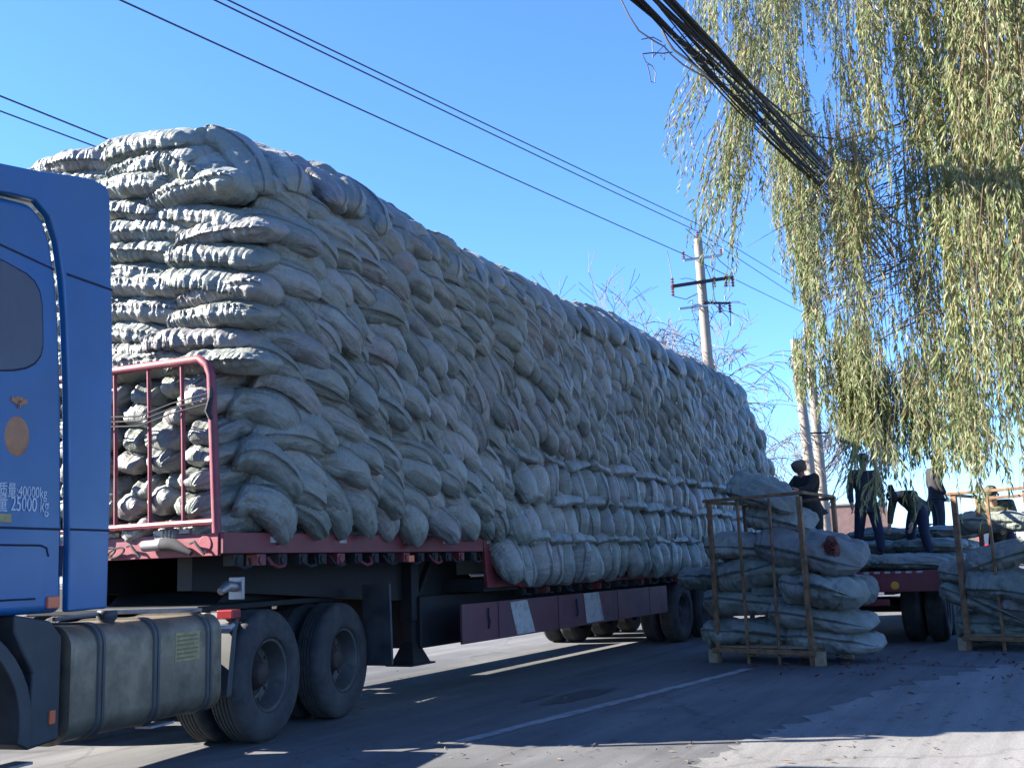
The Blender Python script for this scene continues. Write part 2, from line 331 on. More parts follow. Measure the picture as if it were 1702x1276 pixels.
dd = (lb-la).normalized(); nn = Vector((-dd.y, dd.x, 0))*.065
la = la-dd*.05; rr = random.Random(3)
ln = 40; ptsl = [la+dd*((lb-la).length*i/ln)-nn*(1+rr.uniform(-.25, .25)) for i in range(ln+1)]
ptsr = [la+dd*((lb-la).length*i/ln)+nn*(1+rr.uniform(-.25, .25)) for i in range(ln+1)]
mb = MB(); mb.add([(p.x, p.y, .004) for p in ptsl+ptsr], [(i, i+1, i+ln+2, i+ln+1) for i in range(ln)])
tag(mb.build('road_marking', M['paint']), kind='structure')
def blotch(name, u, v, rx, ry, seed):
    c = at(u, v, 2, 0); q = random.Random(seed); n = 40
    ph = [q.uniform(0, 6.28) for _ in range(6)]
    pts = []
    for k in range(n):
        t = 2*math.pi*k/n; w = 1+sum(.13/(j+1)*3*math.sin((j+2)*t+ph[j])*.6 for j in range(6))*.6
        pts.append((c.x+rx*w*math.cos(t), c.y+ry*w*math.sin(t)))
    return sheet(name, pts, .004, M['stain'])
blotch('oil_stain', 962, 1156, .75, .17, 5)
blotch('oil_stain', 890, 1160, .3, .07, 9)

# ------------------------------------------------------------------ semi trailer
TX0 = 6.5; YN = 5.88; YF = 8.40; XG = 10.55; XE = 23.9
T = thing('semi_trailer', 'long red gooseneck flatbed trailer carrying the tall wall of sacks', 'trailer', (TX0, YN, 0), world=True)
mb = MB(); mb.box(TX0+.03, XG, YN+.03, YF-.03, 1.50, 1.66); mb.build('upper_deck', M['chassis'], T)
mb = MB(); mb.box(TX0, XG+.12, YN-.012, YN+.028, 1.50, 1.665); mb.build('side_rail', M['red'], T, bevel=.006)
mb = MB(); mb.box(TX0-.012, TX0+.028, YN+.03, YF, 1.485, 1.665)
mb.build('front_rail', M['redlit'], T, bevel=.006)
mb = MB(); mb.lathe([(.0, .016), (.062, .016), (.07, .0), (.055, -.004), (.05, .008)], (TX0-.014, YN+.16, 1.58), 'x', 24); mb.v = [(TX0-.012-abs(x-(TX0-.012))*.6, y, z) for x, y, z in mb.v]
mb.build('round_cover', M['redlit'], T, smooth=True)
# step between the two deck levels
mb = MB(); mb.prism([(XG+.12, 1.665), (XG+.52, 1.665), (XG+.52, 1.24), (XG+1.0, 1.22), (XG+1.0, 1.10), (XG+.2, 1.10)], YN-.015, YN+.03); mb.build('step_plate', M['red'], T, bevel=.006)
mb = MB(); mb.box(XG+.2, XE, YN+.04, YF-.04, 1.06, 1.20); mb.build('lower_deck', M['chassis'], T)
mb = MB(); mb.box(XG+1.0, XE, YN-.01, YN+.035, 1.08, 1.205); mb.build('lower_side_rail', M['red'], T, bevel=.006)
# neck beams and frame
mb = MB()
for y in (6.55, 7.65):
    mb.prism([(TX0+.3, 1.5), (XG+.5, 1.5), (XG+1.1, 1.06), (XE-.3, 1.06), (XE-.3, .86), (XG+1.0, .74), (XG+.2, .95), (TX0+.3, 1.22)], y-.08, y+.08)
mb.build('main_beam', M['chassis'], T)
mb = MB(); ux = at(700, 1050, 1, 6.3).x; mb.box(ux, XG+1.2, 6.3, 7.9, .50, 1.045); mb.build('underfloor_box', M['chassis'], T, bevel=.02)
# side skirt with its two pale slanted stripes
SK0, SK1 = 10.18, 16.7
mb = MB(); mb.box(SK0, SK1, YN+.0, YN+.03, .53, .945); mb.build('side_skirt', M['skirt'], T, bevel=.004)
mb = MB(); mb.box(SK0, SK1, YF-.03, YF, .53, .945); mb.build('side_skirt', M['skirt'], T, bevel=.004)
for us in (((848, 1000), (876, 996), (890, 1049), (860, 1054)), ((970, 986), (995, 983), (1004, 1030), (976, 1035))):
    P = [at(u, v, 1, YN-.004) for u, v in us]
    mb = MB(); mb.add([tuple(p) for p in P]+[(p.x, YN-.0015, p.z) for p in P], [(0,1,2,3),(7,6,5,4),(0,4,5,1),(1,5,6,2),(2,6,7,3),(3,7,4,0)]); mb.build('skirt_stripe', M['white'], T)
for x in (11.0, 12.6, 14.6, 15.9):
    mb = MB(); mb.box(x-.009, x+.009, YN-.003, YN-.0005, .535, .94); mb.build('skirt_seam', M['groove'], T)
for x in (10.75, 13.15):
    mb = MB(); mb.tube([(x, YN-.012, .88), (x-.02, YN-.02, .8), (x+.015, YN-.015, .74), (x, YN-.012, .66)], .012, 6); mb.build('skirt_latch', M['groove'], T, smooth=True)
# lashing rail with hooks, under the deck edge
for k in range(10):
    x = TX0+.25+k*.42
    mb = MB(); mb.tube([(x-.1, YN+.03, 1.47), (x-.09, YN-.015, 1.41), (x-.02, YN-.02, 1.385), (x+.06, YN-.018, 1.40), (x+.09, YN+.02, 1.46)], .014, 6); mb.build('lashing_hook', M['red'] if k % 3 == 1 else M['chassis'], T, smooth=True)
for k in range(15):
    x = XG+1.2+k*.62
    mb = MB(); mb.tube([(x-.08, YN+.03, 1.05), (x-.07, YN-.012, 1.0), (x+.05, YN-.015, .99), (x+.08, YN+.02, 1.04)], .013, 6); mb.build('lashing_hook', M['chassis'], T, smooth=True)
for k in range(15):
    x = TX0+.18+k*.27
    mb = MB(); mb.box(x-.055, x+.055, YN-.008, YN+.1, 1.405, 1.492); mb.tube([(x, YN-.02, 1.445), (x, YN+.06, 1.445)], .035, 8); mb.build('lashing_winch', M['red'] if k % 4 == 1 else M['chassis'], T)
for k in range(34):
    x = XG+1.1+k*.33
    mb = MB(); mb.box(x-.05, x+.05, YN-.006, YN+.1, .99, 1.07); mb.tube([(x, YN-.018, 1.03), (x, YN+.06, 1.03)], .03, 8); mb.build('lashing_winch', M['red'] if k % 5 == 2 else M['chassis'], T)
for k, x in enumerate((TX0+.55, TX0+1.5, TX0+2.55, TX0+3.3, XG+.2)):
    mb = MB(); mb.box(x, x+.1, YN-.018, YN-.0125, 1.585, 1.635); mb.build('reflector', M['white'], T)
for k in range(16):
    x = XG+1.15+k*.66
    mb = MB(); mb.box(x, x+.13, YN-.016, YN-.0105, 1.125, 1.175); mb.build('reflector', M['white'], T)
mb = MB(); mb.box(TX0+2.62, TX0+2.72, YN-.03, YN+.02, 1.40, 1.47); mb.build('side_lamp', M['orange'], T, bevel=.008)
# landing leg
LG = at(683, 1104, 1, 6.42); lx, ly, lz = LG.x, 6.42, LG.z      # wound up clear of the road
mb = MB(); mb.box(lx-.075, lx+.075, ly-.075, ly+.075, lz+.45, 1.49); mb.build('landing_leg', M['chassis'], T, bevel=.01)
mb = MB(); mb.box(lx-.058, lx+.058, ly-.058, ly+.058, lz+.2, lz+.45); mb.build('leg_slide', M['chassis'], T, bevel=.006)
mb = MB(); mb.add([(lx-.06, ly-.06, lz+.24), (lx+.06, ly-.06, lz+.24), (lx+.06, ly+.06, lz+.24), (lx-.06, ly+.06, lz+.24), (lx-.17, ly-.14, lz+.02), (lx+.17, ly-.14, lz+.02), (lx+.17, ly+.14, lz+.02), (lx-.17, ly+.14, lz+.02)],
                  [(0,1,2,3),(7,6,5,4),(0,4,5,1),(1,5,6,2),(2,6,7,3),(3,7,4,0)]); mb.box(lx-.24, lx+.24, ly-.16, ly+.16, lz, lz+.018); mb.build('leg_foot', M['chassis'], T)
mb = MB(); mb.obox((lx+.05, ly, lz+.55), (lx+.45, ly+.02, 1.4), .05, .05); mb.obox((lx, ly+.08, .95), (lx, 7.9, 1.35), .06, .06); mb.build('leg_brace', M['chassis'], T)
mb = MB(); mb.box(lx-.07, lx+.07, 7.9, 8.04, .75, 1.5); mb.box(lx-.2, lx+.2, 7.82, 8.12, .50, .52); mb.box(lx-.05, lx+.05, 7.92, 8.02, .52, .75); mb.build('landing_leg', M['chassis'], T, bevel=.006)
mb = MB(); mf = at(608, 1050, 1, YN+.42).x; mb.prism([(mf-.03, 1.2), (mf, 1.2), (mf+.03, .44), (mf, .42)], YN+.12, YN+.44); mb.build('mud_flap', M['plastic'], T)
mb = MB(); mb.box(8.35, 9.6, 7.95, 8.36, .50, 1.2); mb.build('sun_block_box', M['chassis'], T, bevel=.02)  # far-side boxes added to block sun coming in under the gooseneck
mb = MB(); mb.box(7.0, 8.2, 8.05, 8.36, .72, 1.28); mb.build('sun_block_box', M['chassis'], T, bevel=.02)
mb = MB(); mb.box(9.75, 10.5, 8.0, 8.36, .78, 1.45); mb.build('sun_block_box', M['chassis'], T, bevel=.02)
# headboard guard at the front
gx = TX0-.08; GT = 3.03
def guard_bar(name, pts, r, m=M['redlit']):
    q = MB(); q.tube(pts, r, 10); return q.build(name, m, T, smooth=True)
top = [(gx+.03, YN+.01, 1.66), (gx, YN+.02, 2.3), (gx-.03, YN+.03, GT-.14), (gx-.035, YN+.07, GT-.05), (gx-.035, YN+.15, GT), (gx-.03, 7.1, GT+.01), (gx-.03, 8.1, GT)]
top += [(gx-.03, YF-.08, GT-.05), (gx-.02, YF-.03, GT-.14), (gx+.03, YF-.01, 1.66)]
guard_bar('guard_frame', top, .036)
for y in (6.22, 6.58, 6.96, 7.35, 7.72, 8.05):
    guard_bar('guard_bar', [(gx+.02, y, 1.72), (gx, y, 2.4), (gx-.03, y, GT-.02)], .017)
q = MB(); q.tube([(gx+.02, YN+.03, 1.745), (gx+.02, YF-.03, 1.745)], .027, 8); q.build('guard_lower_rail', M['redlit'], T, smooth=True)
for z in (2.62, 2.66, 2.70):
    q = MB(); q.tube([(gx-.045, YN+.0, z+.05), (gx-.05, 6.3, z), (gx-.05, 6.65, z-.07), (gx-.05, 7.4, z-.02), (gx-.045, YF, z)], .007, 5); q.build('lashing_rope', M['rope'], T, smooth=True)
q = MB(); q.tube([(gx-.04, YN+.02, 2.78), (gx-.075, YN-.01, 2.7), (gx-.07, YN+.03, 2.6), (gx-.05, YN+.01, 2.54)], .02, 6); q.build('rope_knot', M['rope'], T, smooth=True)
# odds and ends on the front rail: a lamp cluster, hooks and coiled air lines
fx = TX0-.03
q = MB(); q.tube([(fx-.05, 6.62, 1.585), (fx-.05, 6.42, 1.59)], .045, 12); q.build('work_lamp', M['metal'], T, smooth=True)
q = MB(); q.tube([(fx-.05, 6.42, 1.59), (fx-.06, 6.3, 1.585), (fx-.05, 6.12, 1.51)], [.052, .05, .02], 12); q.build('connector', M['rope'], T, smooth=True)
for yc in (7.05, 6.95, 7.3, 7.22):
    q = MB(); q.tube([(fx-.03, yc+.09*math.cos(t), 1.545+.035*math.sin(t)-.02*math.cos(t)) for t in np.linspace(0, 6.28, 18)], .009, 6, False); q.build('air_line_coil', M['rope'], T, smooth=True)
for yc in (6.78, 6.1):
    q = MB(); q.tube([(fx-.02, yc+.06, 1.59), (fx-.04, yc, 1.60), (fx-.04, yc-.03, 1.57), (fx-.035, yc-.1, 1.5)], .011, 6); q.build('rail_hook', M['rope'], T, smooth=True)
for yc in (6.25, 6.52, 6.8, 7.05):
    q = MB(); q.box(fx+.0, fx+.05, yc-.05, yc+.05, 1.668, 1.705); q.build('rail_cleat', M['white'], T, bevel=.006)
# trailer axles
def wheel(parent, x, yface, z, r, sign, dual=True, name='wheel'):
    o = bpy.data.objects.new(name, None); COL.objects.link(o); o.parent = parent; o.empty_display_size = .1
    off = parent.get('off') or (0, 0, 0)
    o.location = (x-off[0], yface-off[1], z-off[2])
    ri = r*.545
    prof = [(ri, .03), (ri+.02, .012), (r*.66, .0), (r*.80, .004), (r*.93, .018), (r*.985, .05), (r, .075)]
    for a in range(5):
        h = .085+a*.032
        prof += [(r, h), (r, h+.022), (r-.014, h+.024), (r-.014, h+.03)]
    prof += [(r, .245), (r*.985, .255), (r*.93, .285), (r*.8, .3), (ri, .27)]
    q = MB(); q.lathe(prof, (0, 0, 0), 'y', 48, sign)
    if dual: q.lathe([(a, b+.34) for a, b in prof], (0, 0, 0), 'y', 40, sign)
    q.build('tyre', M['rubber'], o, smooth=True, loc=(0, 0, 0))
    q = MB(); q.lathe([(ri+.012, .012), (ri+.004, .03), (ri-.018, .034), (ri-.03, .06), (ri-.045, .13), (ri-.06, .17), (ri*.62, .185), (ri*.6, .2)], (0, 0, 0), 'y', 40, sign)
    for k in range(10):
        t = 2*math.pi*k/10; q.lathe([(0, -.012+.17), (.016, -.01+.17), (.018, .19)], (ri*.74*math.cos(t), 0, ri*.74*math.sin(t)), 'y', 6, sign)
    q.build('rim', M['rim'], o, smooth=True, loc=(0, 0, 0))
    q = MB(); q.lathe([(0, .075), (.075, .078), (.095, .095), (.1, .13), (.12, .15), (.125, .19), (ri*.62, .195)], (0, 0, 0), 'y', 24, sign)
    q.build('hub', M['hub'], o, smooth=True, loc=(0, 0, 0))
    return o
for x in (17.6, 18.85, 20.1):
    wheel(T, x, YN+.02, .5, .5, 1); wheel(T, x, YF-.02, .5, .5, -1)
    q = MB(); q.tube([(x, YN+.5, .5), (x, YF-.5, .5)], .07, 10); q.build('axle', M['chassis'], T, smooth=True)
q = MB(); q.box(22.6, 23.8, 6.1, 8.2, .5, 1.05); q.build('rear_frame', M['chassis'], T, bevel=.02)
lp = at(398, 975, 1, YN+.12)
q = MB(); q.box(lp.x-.015, lp.x+.02, lp.y-.04, lp.y+.1, lp.z-.1, lp.z+.08); q.build('lamp_bracket', M['metal'], T, bevel=.006)
q = MB(); q.tube([(lp.x-.2, lp.y+.02, lp.z-.03), (lp.x-.12, lp.y+.02, lp.z+.01), (lp.x, lp.y+.03, lp.z)], [.03, .045, .04], 10); q.build('bracket_lamp', M['metal'], T, smooth=True)

# ------------------------------------------------------------------ tractor unit (turned a little from the trailer's line)
TH = math.radians(9.707); P0 = Vector((7.177, 5.934, 0))
K = thing('tractor_unit', 'blue lorry tractor with tall cab and dusty fuel tank coupled to the loaded trailer', 'truck', tuple(P0), TH)
ta = Vector((math.cos(TH), math.sin(TH), 0)); tn = Vector((-math.sin(TH), math.cos(TH), 0))
def tp(u, v, off=0.0):              # a photo direction met with the tractor's near side: (s, z)
    d = ray(u, v); t = ((P0+tn*off-_O).dot(tn))/d.dot(tn); P = _O+t*d
    return ((P-P0).dot(ta), P.z)
def R_(name, mb, m, **k): return mb.build(name, m, K, loc=(0, 0, 0), **k)
FW = .0                              # near face of the cab
fair_edge = [(-2.25, 3.93), (-2.215, 3.87), (-2.14, 2.76), (-2.13, 1.77), (-2.13, 1.15), (-2.49, 1.145)]
fair = [(-4.6, 3.55), (-4.0, 3.62), (-3.4, 3.72), (-2.88, 3.82), (-2.56, 3.90), (-2.39, 3.935)] + fair_edge + \
       [(-2.505, 1.65), (-2.555, 2.5), (-2.60, 2.95), (-2.64, 3.2), (-2.70, 3.42), (-2.78, 3.56), (-2.90, 3.625), (-3.1, 3.60), (-3.6, 3.5), (-4.6, 3.38)]
R_('side_fairing', MB().prism(fair, -.03, .03), M['blue'], bevel=.015)
roof = MB()
prof = [(-4.6, 3.56), (-4.0, 3.63), (-3.4, 3.73), (-2.88, 3.83), (-2.56, 3.91), (-2.36, 3.94), (-2.3, 3.80), (-2.8, 3.64), (-4.6, 3.42)]
roof.prism(prof, .03, 2.1); R_('roof_deflector', roof, M['blue'], bevel=.03)
cab = [(-5.0, 1.15), (-2.505, 1.145), (-2.52, 1.65), (-2.57, 2.5), (-2.615, 2.95), (-2.655, 3.2), (-2.714, 3.41), (-2.79, 3.545), (-2.905, 3.607), (-3.1, 3.582), (-3.6, 3.482), (-4.6, 3.36), (-4.95, 2.6), (-5.05, 1.8)]
R_('cab_body', MB().prism(cab, .0, 2.25), M['blue'], bevel=.05, seg=4)
win = [(-3.5, 3.2), (-3.1, 3.185), (-2.93, 3.155), (-2.86, 3.125), (-2.815, 3.075), (-2.79, 3.0), (-2.775, 2.86), (-2.768, 2.75), (-2.785, 2.685), (-2.83, 2.63), (-2.9, 2.59), (-3.0, 2.56), (-3.5, 2.47)]
R_('side_window', MB().prism(win, -.006, .02), M['glass'], bevel=.004)
R_('window_seal', MB().prism([(x+(-.01 if x < -3.05 else .008), z+(.008 if z > 2.9 else -.008)) for x, z in win], -.003, .02), M['groove'])
R_('panel_seam', MB().box(-3.6, -2.53, -.003, .01, 1.636, 1.65), M['groove'])
R_('panel_seam', MB().box(-2.5, -2.135, -.033, .0, 1.636, 1.65), M['groove'])
R_('panel_seam', MB().obox((-2.61, -.031, 3.232), (-2.172, -.031, 3.232), .006, .014), M['groove'])
R_('panel_seam', MB().obox((-3.4, -.0, 3.30), (-2.69, -.0, 3.245), .006, .012), M['groove'])
# storage door and grip in the lower panel
R_('locker_seam', MB().tube([(-3.4, -.002, 1.545), (-2.72, -.002, 1.545), (-2.67, -.002, 1.53), (-2.65, -.002, 1.48)], .006, 5), M['groove'])
R_('locker_seam', MB().tube([(-3.4, -.002, 1.235), (-2.75, -.002, 1.235)], .006, 5), M['groove'])
R_('grab_slot', MB().box(-2.555, -2.525, -.004, .02, 1.36, 1.545), M['groove'], bevel=.003)
R_('marker_lamp', MB().box(-2.655, -2.555, -.02, .01, 1.17, 1.245), M['orange'], bevel=.01)
# writing
def text(body, s0, z0, h, m, name='lettering', spread=1.0, skew=0):
    c = bpy.data.curves.new(name, 'FONT'); c.body = body; c.size = 1; c.extrude = .001; c.align_x = 'LEFT'
    o = bpy.data.objects.new(name, c); COL.objects.link(o); bpy.context.view_layer.update()
    me = bpy.data.meshes.new_from_object(o.evaluated_get(bpy.context.evaluated_depsgraph_get()))
    bpy.data.objects.remove(o); bpy.data.curves.remove(c)
    co = np.empty(len(me.vertices)*3); me.vertices.foreach_get('co', co); co = co.reshape(-1, 3)
    w = np.ptp(co[:, 0]); x0 = co[:, 0].min()
    sx = h if not spread else spread/w
    out = np.stack([s0+(co[:, 0]-x0)*sx, -.0035-co[:, 2]*1.0, z0+co[:, 1]*h], 1)
    me.vertices.foreach_set('co', out.ravel()); me.update(); me.materials.clear(); me.materials.append(m)
    ob = bpy.data.objects.new(name, me); COL.objects.link(ob); ob.parent = K; return ob
text('总质量:40000kg', -3.14, 1.825, .092, M['letter'], spread=.455)
text('量 25000 kg', -3.08, 1.742, .12, M['letter'], spread=.415)
R_('plate', MB().box(-3.2, -2.965, -.005, .01, 1.672, 1.722), M['label'], bevel=.003)
# brown emblem: a round body with a small tuft above it
q = MB(); n = 28
q.lathe([(0, -.006), (.06, -.005), (.095, -.003), (.105, .004)], (-2.945, 0, 2.175), 'y', n); q.v = [(x, y, 2.175+(z-2.175)*1.18) for x, y, z in q.v]
R_('emblem', q, M['emblem'], smooth=True)
q = MB()
for dx, dz, l in ((-.06, .02, .06), (-.02, .035, .05), (.025, .035, .05), (.065, .02, .06), (0, -.03, .07)):
    q.obox((-2.945, -.003, 2.37), (-2.945+dx, -.003, 2.37+dz), .006, .028)
R_('emblem_tuft', q, M['emblem'])
# chassis, fuel tank
q = MB()
for w in (.75, 1.55): q.box(-5.0, 2.1, w-.05, w+.05, .74, 1.0)
for s in (-3.6, -2.4, -1.2, .65, 1.9): q.box(s-.06, s+.06, .8, 1.5, .76, .97)
R_('chassis_frame', q, M['chassis'])
q = MB(); q.box(-.55, 2.0, .35, 2.0, 1.05, 1.10); q.prism([(.1, 1.1), (1.3, 1.1), (1.15, 1.2), (.25, 1.2)], .6, 1.7); R_('fifth_wheel', q, M['chassis'], bevel=.01)
def rrect(s, w0, w1, z0, z1, r=.14, n=6):
    pts = []
    for cx, cz, a0 in ((w0+r, z1-r, 90), (w1-r, z1-r, 0), (w1-r, z0+r, -90), (w0+r, z0+r, 180)):
        for k in range(n+1):
            a = math.radians(a0+90-90*k/n) if a0 in (90, 0, -90) else math.radians(270-90*k/n)
            pts.append((s, cx+r*math.cos(a), cz+r*math.sin(a)))
    return pts
def loft(q, rings, cap=True):
    n = len(rings[0]); b = len(q.v)
    for rg in rings: q.v += [tuple(p) for p in rg]
    for i in range(len(rings)-1):
        for k in range(n): q.f.append((b+i*n+k, b+i*n+(k+1) % n, b+(i+1)*n+(k+1) % n, b+(i+1)*n+k))
    if cap:
        q.f.append(tuple(b+k for k in range(n-1, -1, -1))); q.f.append(tuple(b+(len(rings)-1)*n+k for k in range(n)))
    return q
TS0, TS1, TZ0, TZ1, TW0, TW1 = -2.46, -.78, .36, 1.055, -.02, .66
rings = [rrect(TS0-.0, TW0+.05, TW1-.05, TZ0+.05, TZ1-.05), rrect(TS0+.004, TW0-.008, TW1+.008, TZ0-.008, TZ1+.008), rrect(TS0+.035, TW0-.008, TW1+.008, TZ0-.008, TZ1+.008), rrect(TS0+.04, TW0, TW1, TZ0, TZ1)]
for s in (-2.1, -1.95, -1.8, -1.4, -1.1): rings.append(rrect(s, TW0+(.0 if s not in (-1.95,) else .012), TW1, TZ0, TZ1))
rings += [rrect(TS1-.06, TW0, TW1, TZ0, TZ1), rrect(TS1-.055, TW0-.006, TW1+.006, TZ0-.006, TZ1+.006), rrect(TS1-.03, TW0-.006, TW1+.006, TZ0-.006, TZ1+.006), rrect(TS1, TW0+.05, TW1-.05, TZ0+.05, TZ1-.05)]
R_('fuel_tank', loft(MB(), rings), M['alu'], smooth=True)
for s in (-2.17, -1.60, -.97):
    e = .014; q = MB(); loft(q, [rrect(s-.035, TW0-e*.3, TW1+e, TZ0-e, TZ1+e), rrect(s-.03, TW0-e, TW1+e, TZ0-e, TZ1+e), rrect(s-.008, TW0-e, TW1+e, TZ0-e, TZ1+e), rrect(s-.006, TW0-e*.5, TW1+e, TZ0-e, TZ1+e), rrect(s+.006, TW0-e*.5, TW1+e, TZ0-e, TZ1+e), rrect(s+.008, TW0-e, TW1+e, TZ0-e, TZ1+e), rrect(s+.03, TW0-e, TW1+e, TZ0-e, TZ1+e), rrect(s+.035, TW0-e*.3, TW1+e, TZ0-e, TZ1+e)])
    R_('tank_strap', q, M['strap'], smooth=True)
q = MB(); q.lathe([(0, .075), (.06, .072), (.068, .055), (.066, .02), (.05, .0), (.05, -.03)], (-1.93, .13, 1.06), 'z', 18); R_('filler_cap', q, M['plastic'], smooth=True)
R_('tank_label', MB().box(-1.385, -1.09, TW0-.004, TW0+.01, .745, .945), M['label'], bevel=.002)
q = MB()
for k in range(6):
    z = .765+k*.03; q.box(-1.365, -1.11-(.05 if k % 3 == 0 else .015*(k % 2)), TW0-.0065, TW0-.0045, z, z+.011)
R_('label_print', q, M['inkgrey'])
q = MB(); q.tube([(-2.44, .12, 1.10), (-1.9, .16, 1.115), (-1.3, .14, 1.10), (-.85, .13, 1.085)], .014, 6); R_('tank_hose', q, M['metal'], smooth=True)
R_('step_edge', MB().box(-1.62, -1.36, -.005, .12, .335, .35), M['metal'])
R_('step_edge', MB().box(-3.0, -2.72, -.005, .12, .30, .315), M['metal'])
# mudguard over the front wheel, and the front wheel
arc = [(-3.55+.80*math.cos(math.radians(a)), .52+.66*math.sin(math.radians(a))) for a in range(-12, 176, 8)]
arc2 = [(-3.55+.70*math.cos(math.radians(a)), .52+.58*math.sin(math.radians(a))) for a in range(175, -13, -8)]
R_('mudguard', MB().prism(arc+arc2, -.02, .66), M['plastic'], bevel=.01)
q = MB(); q.prism([(-2.76, .38), (-2.5, .40), (-2.5, 1.0), (-2.6, 1.1), (-2.9, 1.15), (-2.9, 1.05), (-2.74, .8)], .0, .6); R_('mudguard_rear', q, M['plastic'], bevel=.02)
R_('marker_lamp', MB().box(-2.6, -2.55, -.012, .01, .50, .58), M['orange'], bevel=.006)
wheel(K, -3.55, .03, .52, .52, 1, False); wheel(K, -3.55, 2.45, .52, .52, -1, False)
# drive wheels
for s in (-.01, 1.34):
    wheel(K, s, .0, .525, .525, 1); wheel(K, s, 2.5, .525, .525, -1)
    R_('axle', MB().tube([(s, .5, .525), (s, 2.0, .525)], .09, 10), M['chassis'], smooth=True)
R_('drive_mudguard', MB().prism([(-.64, .42), (-.56, .9), (-.5, 1.05), (-.44, 1.06), (-.5, .9), (-.57, .42)], .03, .62), M['plastic'], bevel=.01)
tl = tp(394, 1028)
R_('rear_lamp', MB().box(tl[0]-.07, tl[0]+.06, -.0, .14, 1.0, 1.07), M['redlens'], bevel=.01)
R_('lamp_bracket', MB().tube([(tl[0]-.2, .2, .93), (tl[0]-.03, .06, .93), (tl[0]+.04, .06, .95)], [.02, .04, .03], 8), M['metal'], smooth=True)
R_('air_tank', MB().tube([(-.72, .3, .62), (-.68, .3, .62), (-.3, .3, .62), (-.26, .3, .62)], [.1, .14, .14, .1], 14), M['chassis'], smooth=True)

